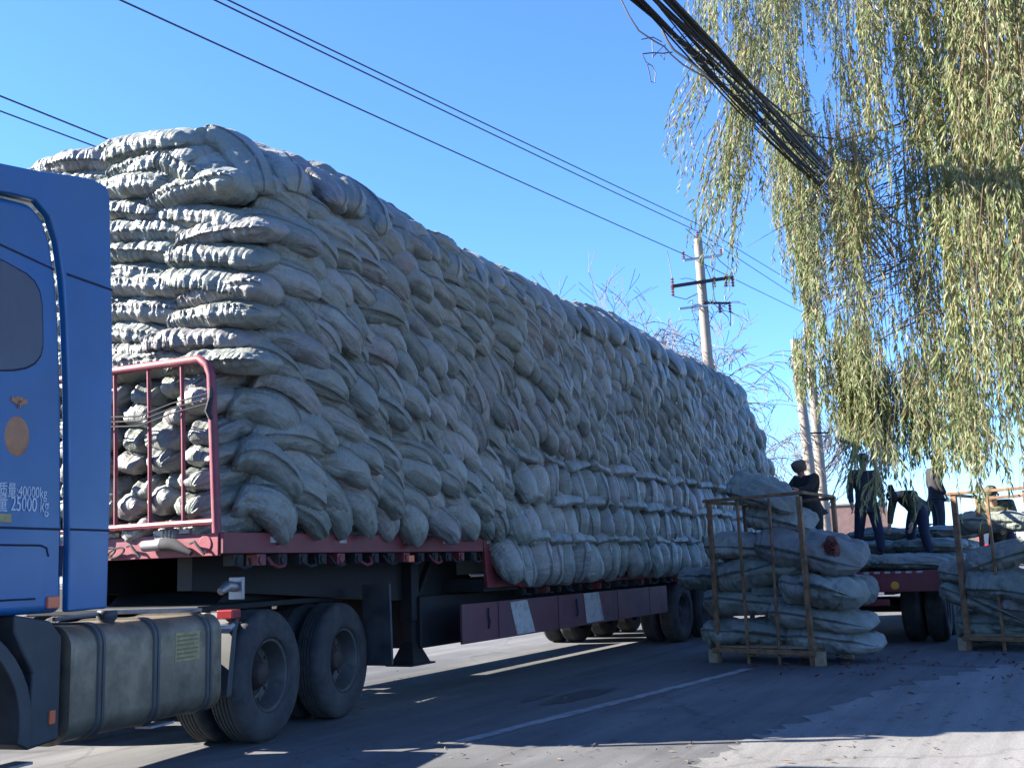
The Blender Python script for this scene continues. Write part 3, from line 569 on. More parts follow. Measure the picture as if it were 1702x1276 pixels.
# ------------------------------------------------------------------ sacks: cloth shapes with pleats, seams and drooping ends
_tab = np.random.RandomState(11).rand(256*4)*2-1
_perm = np.random.RandomState(5).permutation(256)
def vnoise(p, seed=0):
    p = np.asarray(p, float)+seed*17.31; i = np.floor(p).astype(int); f = p-i; f = f*f*(3-2*f); out = 0
    for dx in (0, 1):
        for dy in (0, 1):
            for dz in (0, 1):
                h = _perm[(_perm[(_perm[(i[:, 0]+dx) & 255]+i[:, 1]+dy) & 255]+i[:, 2]+dz) & 255]
                w = (f[:, 0] if dx else 1-f[:, 0])*(f[:, 1] if dy else 1-f[:, 1])*(f[:, 2] if dz else 1-f[:, 2])
                out = out+w*_tab[h]
    return out
def sack_arrays(seed, L=.9, Wd=.46, Th=.30, nu=44, nv=56, bend=.5, blunt=.4, lens=.45, pleat=1.0, twist=.0, gather=1.0, lump=1.0, arch=0, fold=.5, fr=1.0, hb=0.0, seam=(.5, 2.6)):
    q = np.linspace(-1, 1, nv); t = np.sin(q*math.pi/2*.93)/math.sin(math.pi/2*.93)
    ph = np.arange(nu)/nu*2*math.pi
    T_, P = np.meshgrid(t, ph, indexing='ij'); T_ = T_.ravel(); P = P.ravel()
    rs = np.random.RandomState(seed); sk = rs.uniform(-.25, .25)
    tt = np.clip(T_+sk*(1-T_**2)*.6, -1, 1)
    p = 2.0+2.6*blunt; ew = .22+.4*blunt
    w = Wd/2*(ew+(1-ew)*np.maximum(0, 1-np.abs(tt)**p)**.62)
    h = Th/2*(.035+.965*np.maximum(0, 1-np.abs(tt)**(p+.2+hb*2.2))**(.62/(1+.3*hb)))
    c, s = np.cos(P), np.sin(P)
    y = w*np.sign(c)*np.abs(c)**.92; z = h*np.sign(s)*np.abs(s)**(1+lens)
    x = T_*L/2
    # lumps of what is inside
    pts = np.stack([x*4.2, y*5, z*6], 1)
    n1 = vnoise(pts, seed)*.030*lump+vnoise(pts*2.3, seed+3)*.012*lump
    # pleats across the cloth, strongest by the side seams; gathers at the ends
    pl = 1-2*np.abs(vnoise(np.stack([x*19*fr, P*1.1, 0*x], 1), seed+7)); pl2 = 1-2*np.abs(vnoise(np.stack([x*38*fr, P*1.7, 0*x+3], 1), seed+9))
    # a few long soft folds running along and slantwise over the cloth
    fo = np.maximum(0, 1-4.5*np.abs(vnoise(np.stack([x*2.2+y*3.0, y*7.5-x*1.2, 0*x+5], 1)+z[:, None]*1.5, seed+31)))**1.5; fo2 = np.maximum(0, 1-5*np.abs(vnoise(np.stack([x*4+y*2, y*11, 0*x+9], 1)+z[:, None]*2, seed+41)))**1.5
    edge = .25+.75*np.abs(c)**1.3
    n2 = (pl*.010+pl2*.005)*pleat*edge*(1-np.abs(T_)**8)
    gt = 1-2*np.abs(vnoise(np.stack([c*3.2, s*3.2, T_*1.4], 1), seed+13))
    n3 = gt*.022*gather*np.abs(T_)**4*(1-np.abs(T_)**14)
    nn_ = n1+n2+n3-(fo*.020+fo2*.010)*fold*(1-np.abs(T_)**6)
    nx, ny = c/Wd, s/Th; nl = np.sqrt(nx*nx+ny*ny); ny_, nz_ = nx/nl, ny/nl
    fade = np.minimum(1, h/(Th*.18))
    y = y+ny_*nn_*np.maximum(.4, fade); z = z+nz_*nn_*fade
    sa = rs.uniform(*seam)
    dP = (P-sa+math.pi) % (2*math.pi)-math.pi
    fl = np.exp(-(dP/.10)**2)*.012-np.exp(-((dP-.24)/.12)**2)*.012; fl = fl*(1-np.abs(T_)**10); y = y+ny_*fl; z = z+nz_*fl
    # twist then bend along the length
    a = twist*T_; y, z = y*np.cos(a)-z*np.sin(a), y*np.sin(a)+z*np.cos(a)
    k = bend/(L/2)
    th = k*x*(1+.35*T_)
    if abs(k) > 1e-4:
        x2 = np.sin(th)/k+z*np.sin(th); z2 = -(1-np.cos(th))/k+z*np.cos(th); x, z = x2, z2
    wv = vnoise(np.stack([T_*1.3, 0*x, 0*x], 1), seed+21)*.04; y = y+wv+arch*(.5-T_**2)
    V = np.stack([x, y, z], 1)
    F = []; U = []
    per = (Wd+Th)*1.35
    I, Jx = np.meshgrid(np.arange(nv-1), np.arange(nu), indexing='ij'); I = I.ravel(); Jx = Jx.ravel(); J2 = (Jx+1) % nu
    F = np.stack([I*nu+Jx, I*nu+J2, (I+1)*nu+J2, (I+1)*nu+Jx], 1)
    u0 = t[I]*L/2; u1 = t[I+1]*L/2; v0 = ((Jx/nu-sa/(2*math.pi)+.5) % 1)*.9; v1 = v0+.9/nu
    UV = np.stack([np.stack([u0, v0], 1), np.stack([u0, v1], 1), np.stack([u1, v1], 1), np.stack([u1, v0], 1)], 1)
    kk = np.arange(1, nu//2-1)
    c1 = np.stack([kk, nu-kk, nu-kk-1, kk+1], 1); c2 = np.stack([kk, kk+1, nu-kk-1, nu-kk], 1)+(nv-1)*nu
    F = np.concatenate([F[:, ::-1], c1[:, ::-1], c2[:, ::-1]]); UV = np.concatenate([UV[:, ::-1], np.zeros((len(kk)*2, 4, 2))])
    return V, F, UV
def mk_mesh(name, V, F, UV, m):
    me = bpy.data.meshes.new(name); n = len(F)
    me.vertices.add(len(V)); me.vertices.foreach_set('co', np.ascontiguousarray(V, dtype=np.float32).ravel())
    me.loops.add(n*4); me.loops.foreach_set('vertex_index', np.ascontiguousarray(F, dtype=np.int32).ravel())
    me.polygons.add(n); me.polygons.foreach_set('loop_start', np.arange(n, dtype=np.int32)*4)
    me.polygons.foreach_set('use_smooth', np.ones(n, dtype=bool))
    uv = me.uv_layers.new(name='UVMap'); uv.data.foreach_set('uv', np.ascontiguousarray(UV, dtype=np.float32).ravel())
    me.update(calc_edges=True); me.validate(); me.materials.append(m); return me
KINDS = {
    'leaf':   (14, dict(L=.76, Wd=.295, Th=.33, bend=.34, blunt=.36, lens=.08, pleat=1.0, gather=1.7, lump=1.0, arch=.085, fold=.9)),
    'hang':   (9, dict(L=.58, Wd=.375, Th=.32, bend=.38, blunt=.28, lens=.22, pleat=1.1, gather=1.8, lump=1.1, fold=.8)),
    'head':   (7, dict(L=.98, Wd=.48, Th=.235, bend=.15, blunt=.85, lens=.10, hb=1.5, pleat=1.7, gather=1.6, lump=.8, fold=.5, seam=(2.65, 3.55), nv=120, nu=48, fr=1.7)),
    'thin':   (4, dict(L=.86, Wd=.40, Th=.17, bend=.1, blunt=.5, lens=.3, pleat=1.0, gather=1.0)),
    'ruffle': (6, dict(L=.80, Wd=.41, Th=.25, bend=.25, blunt=.6, lens=.10, hb=1.0, pleat=1.4, gather=2.6, fold=.8, nv=80)),
    'fat':    (8, dict(L=1.16, Wd=.66, Th=.42, bend=.15, blunt=.66, lens=.30, pleat=1.6, gather=3.0, lump=1.7, fold=2.3, seam=(2.65, 3.55), nv=84, nu=56)),
}
SM, SLOW = {}, {}
for kn, (cnt, kw) in KINDS.items():
    SM[kn] = []; SLOW[kn] = []
    for i in range(cnt):
        rs = np.random.RandomState(1000+i*7+len(kn)*31)
        k2 = dict(kw); k2['bend'] = kw['bend']*rs.uniform(.6, 1.35); k2['twist'] = rs.uniform(-.22, .22)
        k2['blunt'] = min(.85, max(.1, kw['blunt']+rs.uniform(-.18, .18))); k2['lens'] = kw['lens']*rs.uniform(.5, 1.4)
        sd = i*13+len(kn)*3+ord(kn[0])
        SM[kn].append(mk_mesh('sack_cloth', *sack_arrays(sd, **k2), M['sack']))
        if kn in ('leaf', 'hang', 'thin', 'head'): SLOW[kn].append(sack_arrays(sd, **{**k2, 'nu': 28, 'nv': 34}))
ORD = ['zeroth', 'first', 'second', 'third', 'fourth', 'fifth', 'sixth', 'seventh', 'eighth', 'ninth', 'tenth', 'eleventh', 'twelfth', 'thirteenth', 'fourteenth', 'fifteenth', 'sixteenth', 'seventeenth', 'eighteenth', 'nineteenth', 'twentieth', 'twenty-first', 'twenty-second', 'twenty-third', 'twenty-fourth', 'twenty-fifth', 'twenty-sixth', 'twenty-seventh', 'twenty-eighth', 'twenty-ninth', 'thirtieth']+['%dth' % i for i in range(31, 60)]
SACKS = []
sr = random.Random(21)
def frame(loc, a, up, sc=(1, 1, 1)):
    a = Vector(a).normalized(); up = Vector(up); n = (up-a*up.dot(a)).normalized(); w = n.cross(a)
    m = Matrix(((a.x*sc[0], w.x*sc[1], n.x*sc[2], loc[0]), (a.y*sc[0], w.y*sc[1], n.y*sc[2], loc[1]), (a.z*sc[0], w.z*sc[1], n.z*sc[2], loc[2]), (0, 0, 0, 1)))
    return m
def sack(kind, loc, a, up=(0, 0, 1), sc=(1, 1, 1), label=None, prio=None, group='sacks stacked on the long trailer', jit=1.0, idx=None):
    a = Vector(a).normalized(); j = .09*jit
    a = (a+Vector((sr.uniform(-j, j), sr.uniform(-j, j), sr.uniform(-j, j)))).normalized()
    up = Vector(up)+Vector((sr.uniform(-j, j)*2, sr.uniform(-j, j)*2, sr.uniform(-j, j)*2))
    s = 1+sr.uniform(-.08, .08)*jit; sc = (sc[0]*s, sc[1]*(1+sr.uniform(-.1, .1)*jit), sc[2]*(1+sr.uniform(-.12, .12)*jit))
    i = sr.randrange(KINDS[kind][0]) if idx is None else idx
    SACKS.append(dict(kind=kind, i=i, m=frame(loc, a, up, sc), label=label, prio=prio if prio is not None else 1.0/max(.1, (Vector(loc)-_O).length), group=group))

def x_end(z): return 23.55-max(0.0, z-2.95)*.88
PX = .445
# -- the side wall: sacks pressed flat against the outside, each sloping down towards the rear over the next
ZR0, ZP, NR = 1.79, .1955, 16
for r in range(NR):
    z = ZR0+r*ZP; x = 6.92+(.21 if r % 2 else 0); c = 0
    while x < x_end(z)-.05:
        far = min(1, max(0, (x-11.2)/2.2)); band = 1 if 2.6 < z < 3.55 else 0
        up_ = far*(0 if band else 1) if z > 3.5 else 0
        wob = .07*math.sin(x*1.1+z*2.3)+.05*math.sin(x*2.7-z)
        rb = max(0, (z-3.95)/.243); yb = 5.83+rb*rb*.016+.035*math.sin(x*1.3+z*2.1)
        lab = 'sack %s from the front corner along the side, %s row above the upper deck' % (ORD[c+1], ORD[r+1])
        skip = z < 2.66 and x > 11.0+sr.uniform(-.25, .3)
        e = max(0, 1-(x_end(z)-x)/.7)
        if skip: pass
        elif sr.random() < .55*up_+.0:
            al = math.radians(62+sr.uniform(-16, 16))
            sack('hang', (x, yb+.03, z+.06+wob*.4), (.12+sr.uniform(-.25, .25)+e, -math.cos(al), -math.sin(al)), (0, -1, .4), (.95, .95, 1), lab)
        else:
            be = math.radians((9 if r >= 12 else 15)+(26 if band else 0)*min(1, max(.2, (x-7.5)/2.5))+up_*30+sr.uniform(-11, 11)); ga = math.radians(27+sr.uniform(-9, 10))
            if r == 0 and x < 11: be = math.radians(30+sr.uniform(-8, 12))
            sack('leaf', (x, yb+.03+sr.uniform(-.035, .03), z+.07+(.05 if r == 0 else 0)+wob*.5+sr.uniform(-.02, .02)), (math.cos(be)*math.cos(ga), -math.sin(ga)*(1-e), -math.sin(be)*math.cos(ga)), (0, -1, .35),
                 ((.98 if far < .5 else .76)*(.88 if r == 0 else 1), .97 if not (band or far > .5) else .86, 1), lab)
        x += (.42-(.08 if band else .0)*min(1, max(0, (x-8)/2))-.10*up_-(.02 if r == 0 else 0))*sr.uniform(.9, 1.1); c += 1
# -- lower deck: three rows hanging straight down, thin sacks laid lengthwise between
for r, z in enumerate((1.47, 1.93, 2.40)):
    for c in range(33):
        x = 11.0+(c+.35*(r % 2))*.39+sr.uniform(-.05, .05)
        if x > 23.35: continue
        al = math.radians(74+sr.uniform(-10, 8)-(12 if c < 2 else 0))
        lab = 'grey sack hanging in the %s row over the lower deck, %s behind the step' % (ORD[r+1], ORD[c+1])
        sack('hang', (x, 5.79+sr.uniform(-.03, .03), z), (.08+sr.uniform(-.16, .16), -math.cos(al), -math.sin(al)), (0, -1, .2), (.98, 1.05, 1), lab)
for r, z in enumerate((1.70, 2.17, 2.64)):
    for c in range(16):
        x = 11.35+c*.77+(.3 if r == 1 else 0)
        if x > 23.2: continue
        lab = 'thin lengthwise sack above the %s hanging row of lower deck, %s behind the step' % (ORD[r+1], ORD[c+1])
        sack('thin', (x, 5.80+sr.uniform(-.02, .02), z), (1, 0, sr.uniform(-.06, .06)), (0, -.3, 1), (1, 1, 1), lab)
# -- the rounded top edge
for k, (y, z, al) in enumerate(((6.14, 4.95, 36), (6.62, 5.10, 16), (7.3, 5.15, 2))):
    for c in range(36):
        x = 6.80+(c+.4*k)*.46+sr.uniform(-.05, .05)
        if x > x_end(4.9)-.05: continue
        bump = .05*math.sin(x*1.7)+.05*math.sin(x*.83+1)-.004*(x-7)
        lab = 'sack %s from the front corner along the rounded top edge of the load' % ORD[c+1]
        a = (.12+sr.uniform(-.12, .12), -math.cos(math.radians(al)), -math.sin(math.radians(al)))
        sack('leaf', (x, y, z+bump+sr.uniform(-.02, .025)), a, (0, 0, 1), (1.2, 1.55, 1.05), lab if k == 0 else 'sack on top of the load behind the edge row, %s from the front' % ORD[c+1], prio=None if k == 0 else .02)
# -- sunlit front face above the guard: sacks laid crosswise
for r in range(11):
    z = 3.10+r*.178
    ys = ((6.22, 7.08, 7.95), (6.42, 6.95, 7.75), (6.28, 7.2, 8.1))[r % 3]
    for c, y in enumerate(ys):
        lab = 'sunlit crosswise sack on the front, %s row above guard, %s from near corner' % (ORD[r+1], ORD[c+1])
        sack('head', (6.75+sr.uniform(-.05, .04)-.02*max(0, r-6), y+sr.uniform(-.06, .06)+(max(0, z-4.35)*.95 if c == 0 else 0), z+sr.uniform(-.025, .025)), (sr.uniform(-.08, .08), -1, sr.uniform(-.13, .06)), (-.15, 0, 1), (1, 1, 1.05), lab, prio=1)
for c, (y, z, s, tl) in enumerate(((6.42, 4.74, .8, -.5), (6.62, 4.93, .9, -.36), (6.95, 5.06, .95, -.05), (7.35, 5.12, .9, .04), (7.75, 5.05, .95, .0), (8.1, 5.1, .8, .06), (8.4, 5.02, .7, .12))):
    lab = 'big sunlit sack slung over the top of the front face, %s from the near corner' % ORD[c+1]
    sack('head', (6.68+.09*(c % 2), y, z), (.05-.2*(c % 3-1), -1, tl), (-.1, 0, 1), (s, 1.1, 1.15), lab, prio=1)
# -- sack ends behind the red guard
for r in range(7):
    z = 1.80+r*.195
    for c, y in enumerate((6.14, 6.46, 6.84, 7.24, 7.64, 8.04, 8.3)):
        if c == 6 and r % 2: continue
        lab = 'gathered sack end behind the red guard, %s row up, %s column from the near post' % (ORD[r+1], ORD[c+1])
        sack('ruffle', (7.0+sr.uniform(-.04, .02), y+sr.uniform(-.03, .03), z), (-1, sr.uniform(-.15, .15), -.12+sr.uniform(-.08, .08)), (0, 0, 1), (1, .92, .95), lab, prio=1 if c < 4 else .06)

# ------------------------------------------------------------------ second trailer, further along the road
X2 = 17.0; Y2a, Y2b = 1.80, 4.30; Z2 = 1.06
T2 = thing('flatbed_trailer', 'red flatbed trailer seen from behind, half loaded, workers standing on it', 'trailer', (X2, 3.0, 0), world=True)
MB().box(X2+.02, 31, Y2a, Y2b, Z2-.11, Z2).build('deck', M['chassis'], T2)
MB().box(X2-.02, X2+.018, Y2a, Y2b, Z2-.30, Z2+.005).build('rear_beam', M['red'], T2, bevel=.01)
MB().box(X2+.03, 31, Y2a-.02, Y2a-.002, Z2-.12, Z2+.01).build('side_rail', M['red'], T2)
MB().box(X2+.03, 31, Y2b+.002, Y2b+.02, Z2-.12, Z2+.01).build('side_rail', M['red'], T2)
for y in (2.05, 2.2, 2.35, 2.5, 2.65, 2.8):
    MB().box(X2-.035, X2-.021, y, y+.08, Z2-.03, Z2+.0).build('reflector', M['white'], T2)
for i, y in enumerate((2.45, 2.72, 3.7, 3.95)):
    q = MB(); q.lathe([(0, -.03), (.05, -.028), (.062, -.015), (.064, .02)], (X2-.03, y, Z2-.21), 'x', 16); q.build('tail_lamp', M['amber'] if i in (0, 3) else M['redlens'], T2, smooth=True)
MB().box(X2+.0, X2+.06, 2.55, 3.6, Z2-.50, Z2-.40).build('bumper_bar', M['red'], T2, bevel=.01)
MB().box(X2-.004, X2+.0, 2.9, 3.2, Z2-.485, Z2-.425).build('bumper_plate', M['white'], T2)
q = MB()
for y in (2.55, 3.55): q.box(X2+.03, 30.5, y-.07, y+.07, .72, .945)
q.build('main_beam', M['chassis'], T2)
for x in (17.9, 19.15, 20.4):
    wheel(T2, x, Y2a+.03, .5, .5, 1); wheel(T2, x, Y2b-.03, .5, .5, -1)
    MB().tube([(x, Y2a+.5, .5), (x, Y2b-.5, .5)], .07, 8).build('axle', M['chassis'], T2, smooth=True)
g2 = 'sacks lying on the second trailer'
sack('fat', (17.35, 2.42, 1.19), (.03, -1, -.03), (0, 0, 1), (1.0, .95, .62), 'flat sack lying across the rear edge of the second trailer under the worker', 9, g2, .3)
sack('fat', (17.4, 3.6, 1.2), (.05, -1, 0), (0, 0, 1), (1, .95, .65), 'flat sack on the rear edge of the second trailer, behind the cage', 9, g2, .4)
k = 0
for i, x in enumerate((18.15, 18.9, 19.7, 20.5, 21.3, 22.1, 22.9, 23.8)):
    for j, y in enumerate((2.35, 3.4)):
        z = Z2+.12+(.0 if x < 19.5 else .02)
        sack('fat', (x, y, z), (sr.uniform(-.1, .1), -1, 0), (0, 0, 1), (1, .95, .62), 'flat sack in the %s row behind the trailer tail, %s side' % (ORD[i+1], 'right' if j == 0 else 'left'), 8, g2, .5)
        if x > 19.0:
            sack('fat', (x+.1, y+.1, z+.24), (sr.uniform(-.15, .15), -1, 0), (0, 0, 1), (1, .95, .6), 'upper flat sack on the trailer, %s row from the tail, %s side' % (ORD[i+1], 'right' if j == 0 else 'left'), 8, g2, .5)
        if x > 20.6:
            sack('fat', (x+.0, y+.05, z+.47), (sr.uniform(-.2, .2), -1, .03), (0, 0, 1), (1, .95, .6), 'topmost flat sack on the trailer, %s row from the tail, %s side' % (ORD[i+1], 'right' if j == 0 else 'left'), 8, g2, .5)

# ------------------------------------------------------------------ pallet cages and their sacks
def cage(label, p1, p4, depth, H, posts, full=True):
    p1 = Vector(p1); p4 = Vector(p4); f = (p4-p1); wdt = f.length; f.normalize(); d = Vector((-f.y, f.x, 0))
    if d.x < 0: d = -d
    t = thing('pallet_cage', label, 'cage', tuple(p1), world=True, group='pallet cages')
    def P(a, b, z): return p1+f*(a*wdt)+d*(b*depth)+Vector((0, 0, z))
    for a, b, w in posts:
        q = MB(); top = H-.02; lean = rnd.uniform(-.02, .02)
        q.obox(P(a, b, 0), P(a+lean, b, top), w, w, (f.x, f.y, 0)); q.build('post', M['rust'], t, bevel=.006)
    def rail(A, B, w=.05, h=.04, nm='top_rail', m=M['rust']):
        q = MB(); q.obox(A, B, w, h); q.build(nm, m, t, bevel=.006)
    rail(P(-.06, -.03, H+.0), P(1.05, -.03, H+.02))
    rail(P(1.0, .02, H+.03), P(1.0, 1.03, H+.0), .04)
    rail(P(.0, .02, H-.02), P(.0, 1.03, H-.02), .04)
    rail(P(-.02, 1, H-.05), P(1.03, 1, H-.02))
    rail(P(-.04, -.045, .17), P(1.06, -.045, .15), .05, .06, 'base_rail')
    rail(P(-.02, 1.0, .17), P(1.02, 1.0, .15), .05, .06, 'base_rail')
    rail(P(1.0, .0, .16), P(1.0, 1.0, .16), .05, .05, 'base_rail'); rail(P(0, .0, .17), P(0, 1.0, .17), .05, .05, 'base_rail')
    for a, b in ((-.06, .02), (1.07, .02), (-.02, 1.0), (1.03, 1.0)):
        q = MB(); c = P(a, b, 0); q.box(c.x-.07, c.x+.07, c.y-.06, c.y+.06, .0, .17); q.build('foot_block', M['wood'], t, bevel=.008)
    for k in range(5):
        b = .1+.2*k; q = MB(); q.obox(P(0, b, .205), P(1, b, .205), .1, .022); q.build('base_plank', M['wood'], t)
    return t, P
p1, p4 = at(1196, 1101, 2, 0), at(1352, 1106, 2, 0)
c1, PC = cage('rusty pallet cage by the road line, filled with grey sacks, nearest the loaded truck', p1, p4, 1.0, 2.09,
              ((0, 0, .055), (.33, 0, .035), (.66, 0, .032), (1, 0, .062), (1, 1, .055), (0, 1, .055), (.55, 1.0, .06)))
def ps(u, v, X, kind, a, up, sc, label, group, idx=None, jit=.35, prio=9):
    p = at(u, v, 0, X); sack(kind, tuple(p), a, up, sc, label, prio, group, jit, idx)
gc = 'sacks in the pallet cages'
B = at(1300, 1090, 0, 14.2).z
ps(1222, 1050, 14.45, 'fat', (.12, -1, .04), (0, 0, 1), (1.05, 1.2, .98), 'sack in the near cage, bottom layer, left', gc)
ps(1362, 1063, 14.4, 'fat', (-.05, -1, .02), (0, 0, 1), (1.0, 1.2, .88), 'sack in the near cage, bottom layer, right, with a frayed tied end', gc)
ps(1216, 1000, 14.55, 'fat', (.1, -1, .0), (0, 0, 1), (.95, 1.15, .92), 'short sack in the near cage, second layer, left', gc)
ps(1338, 1022, 14.4, 'fat', (-.06, -1, -.08), (0, 0, 1), (1.15, 1.2, .85), 'long sack in the near cage, second layer, right', gc)
ps(1245, 952, 14.5, 'fat', (.08, -1, .14), (0, 0, 1), (1.2, 1.1, .98), 'long sack in the near cage, third layer, left', gc)
ps(1352, 978, 14.25, 'fat', (-.35, -.9, .0), (.1, 0, 1), (.85, 1.1, 1.05), 'plump sack with gathered corners in the near cage, third layer, right', gc)
ps(1400, 975, 14.75, 'fat', (.0, -1, .0), (0, 0, 1), (.55, 1.1, 1.0), 'sack end bulging from the right side of the near cage', gc)
ps(1220, 908, 14.5, 'fat', (.1, -1, -.05), (0, 0, 1), (.95, 1.0, .85), 'sack in the near cage, fourth layer, left', gc)
ps(1318, 909, 14.35, 'fat', (-.1, -1, -.12), (-.25, 0, 1), (1.22, 1.15, 1.25), 'big pale sack near the top of the near cage, split open at the right', gc)
ps(1282, 857, 14.6, 'fat', (.0, -1, -.12), (-.3, 0, 1), (.78, 1.1, .85), 'dark sack slumped on top of the near cage', gc)
ps(1252, 812, 14.45, 'fat', (-.05, -.9, -.40), (-.5, 0, 1), (.80, .95, .78), 'slate grey sack tipped over the top rail of the near cage', gc)
ps(1165, 960, 14.9, 'fat', (.1, -1, .05), (0, 0, 1), (.75, .9, .7), 'sack poking out of the left side of the near cage', gc)
for i, z in enumerate((.4, .8, 1.2)):
    c = PC(.5, .72, z); sack('fat', tuple(c), (0, -1, 0), (0, 0, 1), (1.05, 1, 1), 'sack at the back of the near cage, %s from below' % ORD[i+1], .01, gc, .5)
# tied ends
def tie(u, v, X, name='tied_sack_end', label='frayed knot of sack cloth hanging at the cage corner'):
    p = at(u, v, 0, X); q = MB(); q2 = random.Random(int(u))
    q.tube([p+Vector((.05, .02, 0)), p, p+Vector((0, -.03, -.0))], [.03, .022, .03], 8)
    for k in range(9):
        d = Vector((q2.uniform(-.03, .03), q2.uniform(-.10, .02), q2.uniform(-.12, .02))); q.tube([p+Vector((0, -.03, 0)), p+d*.6+Vector((0, -.03, 0)), p+d+Vector((0, -.03, -.02))], [.014, .012, .003], 5)
    return q.build(name, M['sack'], None, smooth=True)
tag(tie(1422, 1062, 14.3), 'frayed tied sack neck at the lower right of the near cage', 'sack tie')
tag(tie(1338, 970, 14.0), 'short tied sack neck beside the thick right post of the near cage', 'sack tie')
# dried chillies showing in the split sack
def pods(q, c, spread, n, seed, ax=(0, 1, 0)):
    q2 = random.Random(seed)
    for _ in range(n):
        p = Vector(c)+Vector([q2.gauss(0, s) for s in spread]); d = Vector((q2.uniform(-1, 1), q2.uniform(-1, 1), q2.uniform(-.4, .4))).normalized()*q2.uniform(.02, .045)
        q.tube([p-d, p-d*.3+Vector((0, 0, .006)), p+d*.3+Vector((0, 0, .005)), p+d], [.004, .010, .008, .002], 5)
    return q
p = at(1382, 912, 0, 13.98)
q = MB(); n = 22; q3 = random.Random(6)
ring = [[(p.x+.05-.05*k_, p.y+math.cos(6.283*i/n)*r_*.095*(1+.07*math.sin(i*2.1)), p.z+math.sin(6.283*i/n)*r_*.17*(1+.06*math.sin(i*1.7+1))) for i in range(n)] for k_, r_ in ((0, 1.05), (.6, 1.0), (.9, .7), (1, .3))]
for rg in ring: q.v += rg
for a_ in range(3):
    for i in range(n): q.f.append((a_*n+i, a_*n+(i+1) % n, (a_+1)*n+(i+1) % n, (a_+1)*n+i))
q.f.append(tuple(range(3*n, 4*n)))
pods(q, p, (.006, .03, .055), 110, 4)
tag(q.build('spilled_chillies', M['chili'], None, smooth=True), 'dark red dried chillies showing at the split end of the pale sack', 'chillies', kind='stuff')
q = MB(); q2 = random.Random(77)
for _ in range(55):
    u = q2.choice([q2.gauss(1480, 40), q2.gauss(1650, 40), q2.gauss(1360, 60)]); v = q2.gauss(1105, 14)
    v = min(1150, max(1080, v)); p = at(u, v, 2, .014); pods(q, p, (.06, .06, .0005), q2.choice((1, 1, 2)), q2.randrange(9999))
tag(q.build('scattered_chillies', M['chili'], None, smooth=True), 'dried chillies and husks scattered on the ground by the cages', 'chillies', kind='stuff')

q1, q4 = at(1611, 1081, 2, 0), None
q4 = q1+Vector((-.28, -1.27, 0))
c2, PD = cage('rusty pallet cage at the right edge of the photo, sacks spilling from its left side', q1, q4, 1.05, 2.1,
              ((0, 0, .075), (.35, 0, .04), (.7, 0, .04), (1, 0, .065), (1, 1, .06), (0, 1, .06)))
ps(1640, 1040, 16.5, 'fat', (.1, -1, .0), (0, 0, 1), (1.05, 1.2, .95), 'sack in the right cage, bottom layer, poking out on the left', gc)
ps(1620, 992, 16.4, 'fat', (-.2, -1, -.35), (0, 0, 1), (1.1, 1.15, .85), 'sack in the right cage sloping down to the right, second layer', gc)
ps(1695, 1010, 16.3, 'fat', (.0, -1, -.1), (0, 0, 1), (1.0, 1.1, .9), 'sack in the right cage, second layer, at the photo edge', gc)
ps(1610, 955, 16.5, 'fat', (-.1, -1, -.25), (0, 0, 1), (.95, 1.0, .75), 'sack in the right cage with its mouth hanging out to the left', gc)
ps(1668, 968, 16.2, 'fat', (-.15, -1, -.18), (-.35, 0, 1), (1.15, 1.25, .95), 'smooth bluish sack lying sloped in the right cage, third layer', gc)
ps(1665, 922, 16.35, 'fat', (-.05, -1, .22), (-.2, 0, 1), (1.2, 1.15, .85), 'topmost sack in the right cage with raised corners', gc)
ps(1598, 945, 16.7, 'thin', (.0, -1, .25), (0, 0, 1), (.8, .8, 1.3), 'loose flap of sack cloth hanging out of the right cage', gc)
ps(1632, 868, 17.35, 'fat', (.0, -1, .0), (0, 0, 1), (1.0, 1.0, .8), 'sack seen through the back of the right cage, below its top rail', gc)

# ------------------------------------------------------------------ build the sack objects: the largest in view one by one, the rest as one mass
main = [s for s in SACKS if s['group'].startswith('sacks stacked')]; oth = [s for s in SACKS if not s['group'].startswith('sacks stacked')]
main.sort(key=lambda s: -s['prio'])
NI = 300-len([s for s in oth if s['prio'] > 1])
solo = main[:NI]; rest = main[NI:]+[s for s in oth if s['prio'] < .02 and False]
for s in solo+oth:
    o = bpy.data.objects.new('sack', SM[s['kind']][s['i']]); COL.objects.link(o); o.matrix_world = s['m']
    if s['group'] in (gc, g2):
        o.material_slots[0].link = 'OBJECT'; o.material_slots[0].material = M['sack_green']
    tag(o, s['label'], 'sack', s['group'])
Vs, Fs, Us, nb = [], [], [], 0
for s in rest:
    if s['kind'] not in SLOW or not SLOW[s['kind']]: 
        V, F, U = sack_arrays(s['i'], **{**KINDS[s['kind']][1], 'nu': 20, 'nv': 22})
    else: V, F, U = SLOW[s['kind']][s['i'] % len(SLOW[s['kind']])]
    m = np.array(s['m']); Vs.append(V@m[:3, :3].T+m[:3, 3]); Fs.append(F+nb); Us.append(U); nb += len(V)
def core(x0, x1, y0, y1, z0, z1):
    global nb
    V = np.array([(x, y, z) for z in (z0, z1) for x, y in ((x0, y0), (x1, y0), (x1, y1), (x0, y1))], float)
    F = np.array([(3,2,1,0),(4,5,6,7),(0,1,5,4),(1,2,6,5),(2,3,7,6),(3,0,4,7)]); Vs.append(V); Fs.append(F+nb); Us.append(np.zeros((6, 4, 2))); nb += 8
core(7.1, 23.0, 6.15, 8.35, 1.7, 3.2); core(7.15, 22.6, 6.2, 8.3, 3.1, 3.9); core(7.2, 21.8, 6.3, 8.2, 3.8, 4.75); core(11.1, 23.1, 6.05, 8.35, 1.25, 1.8)
me = mk_mesh('sack_mass', np.concatenate(Vs), np.concatenate(Fs), np.concatenate(Us), M['sack'])
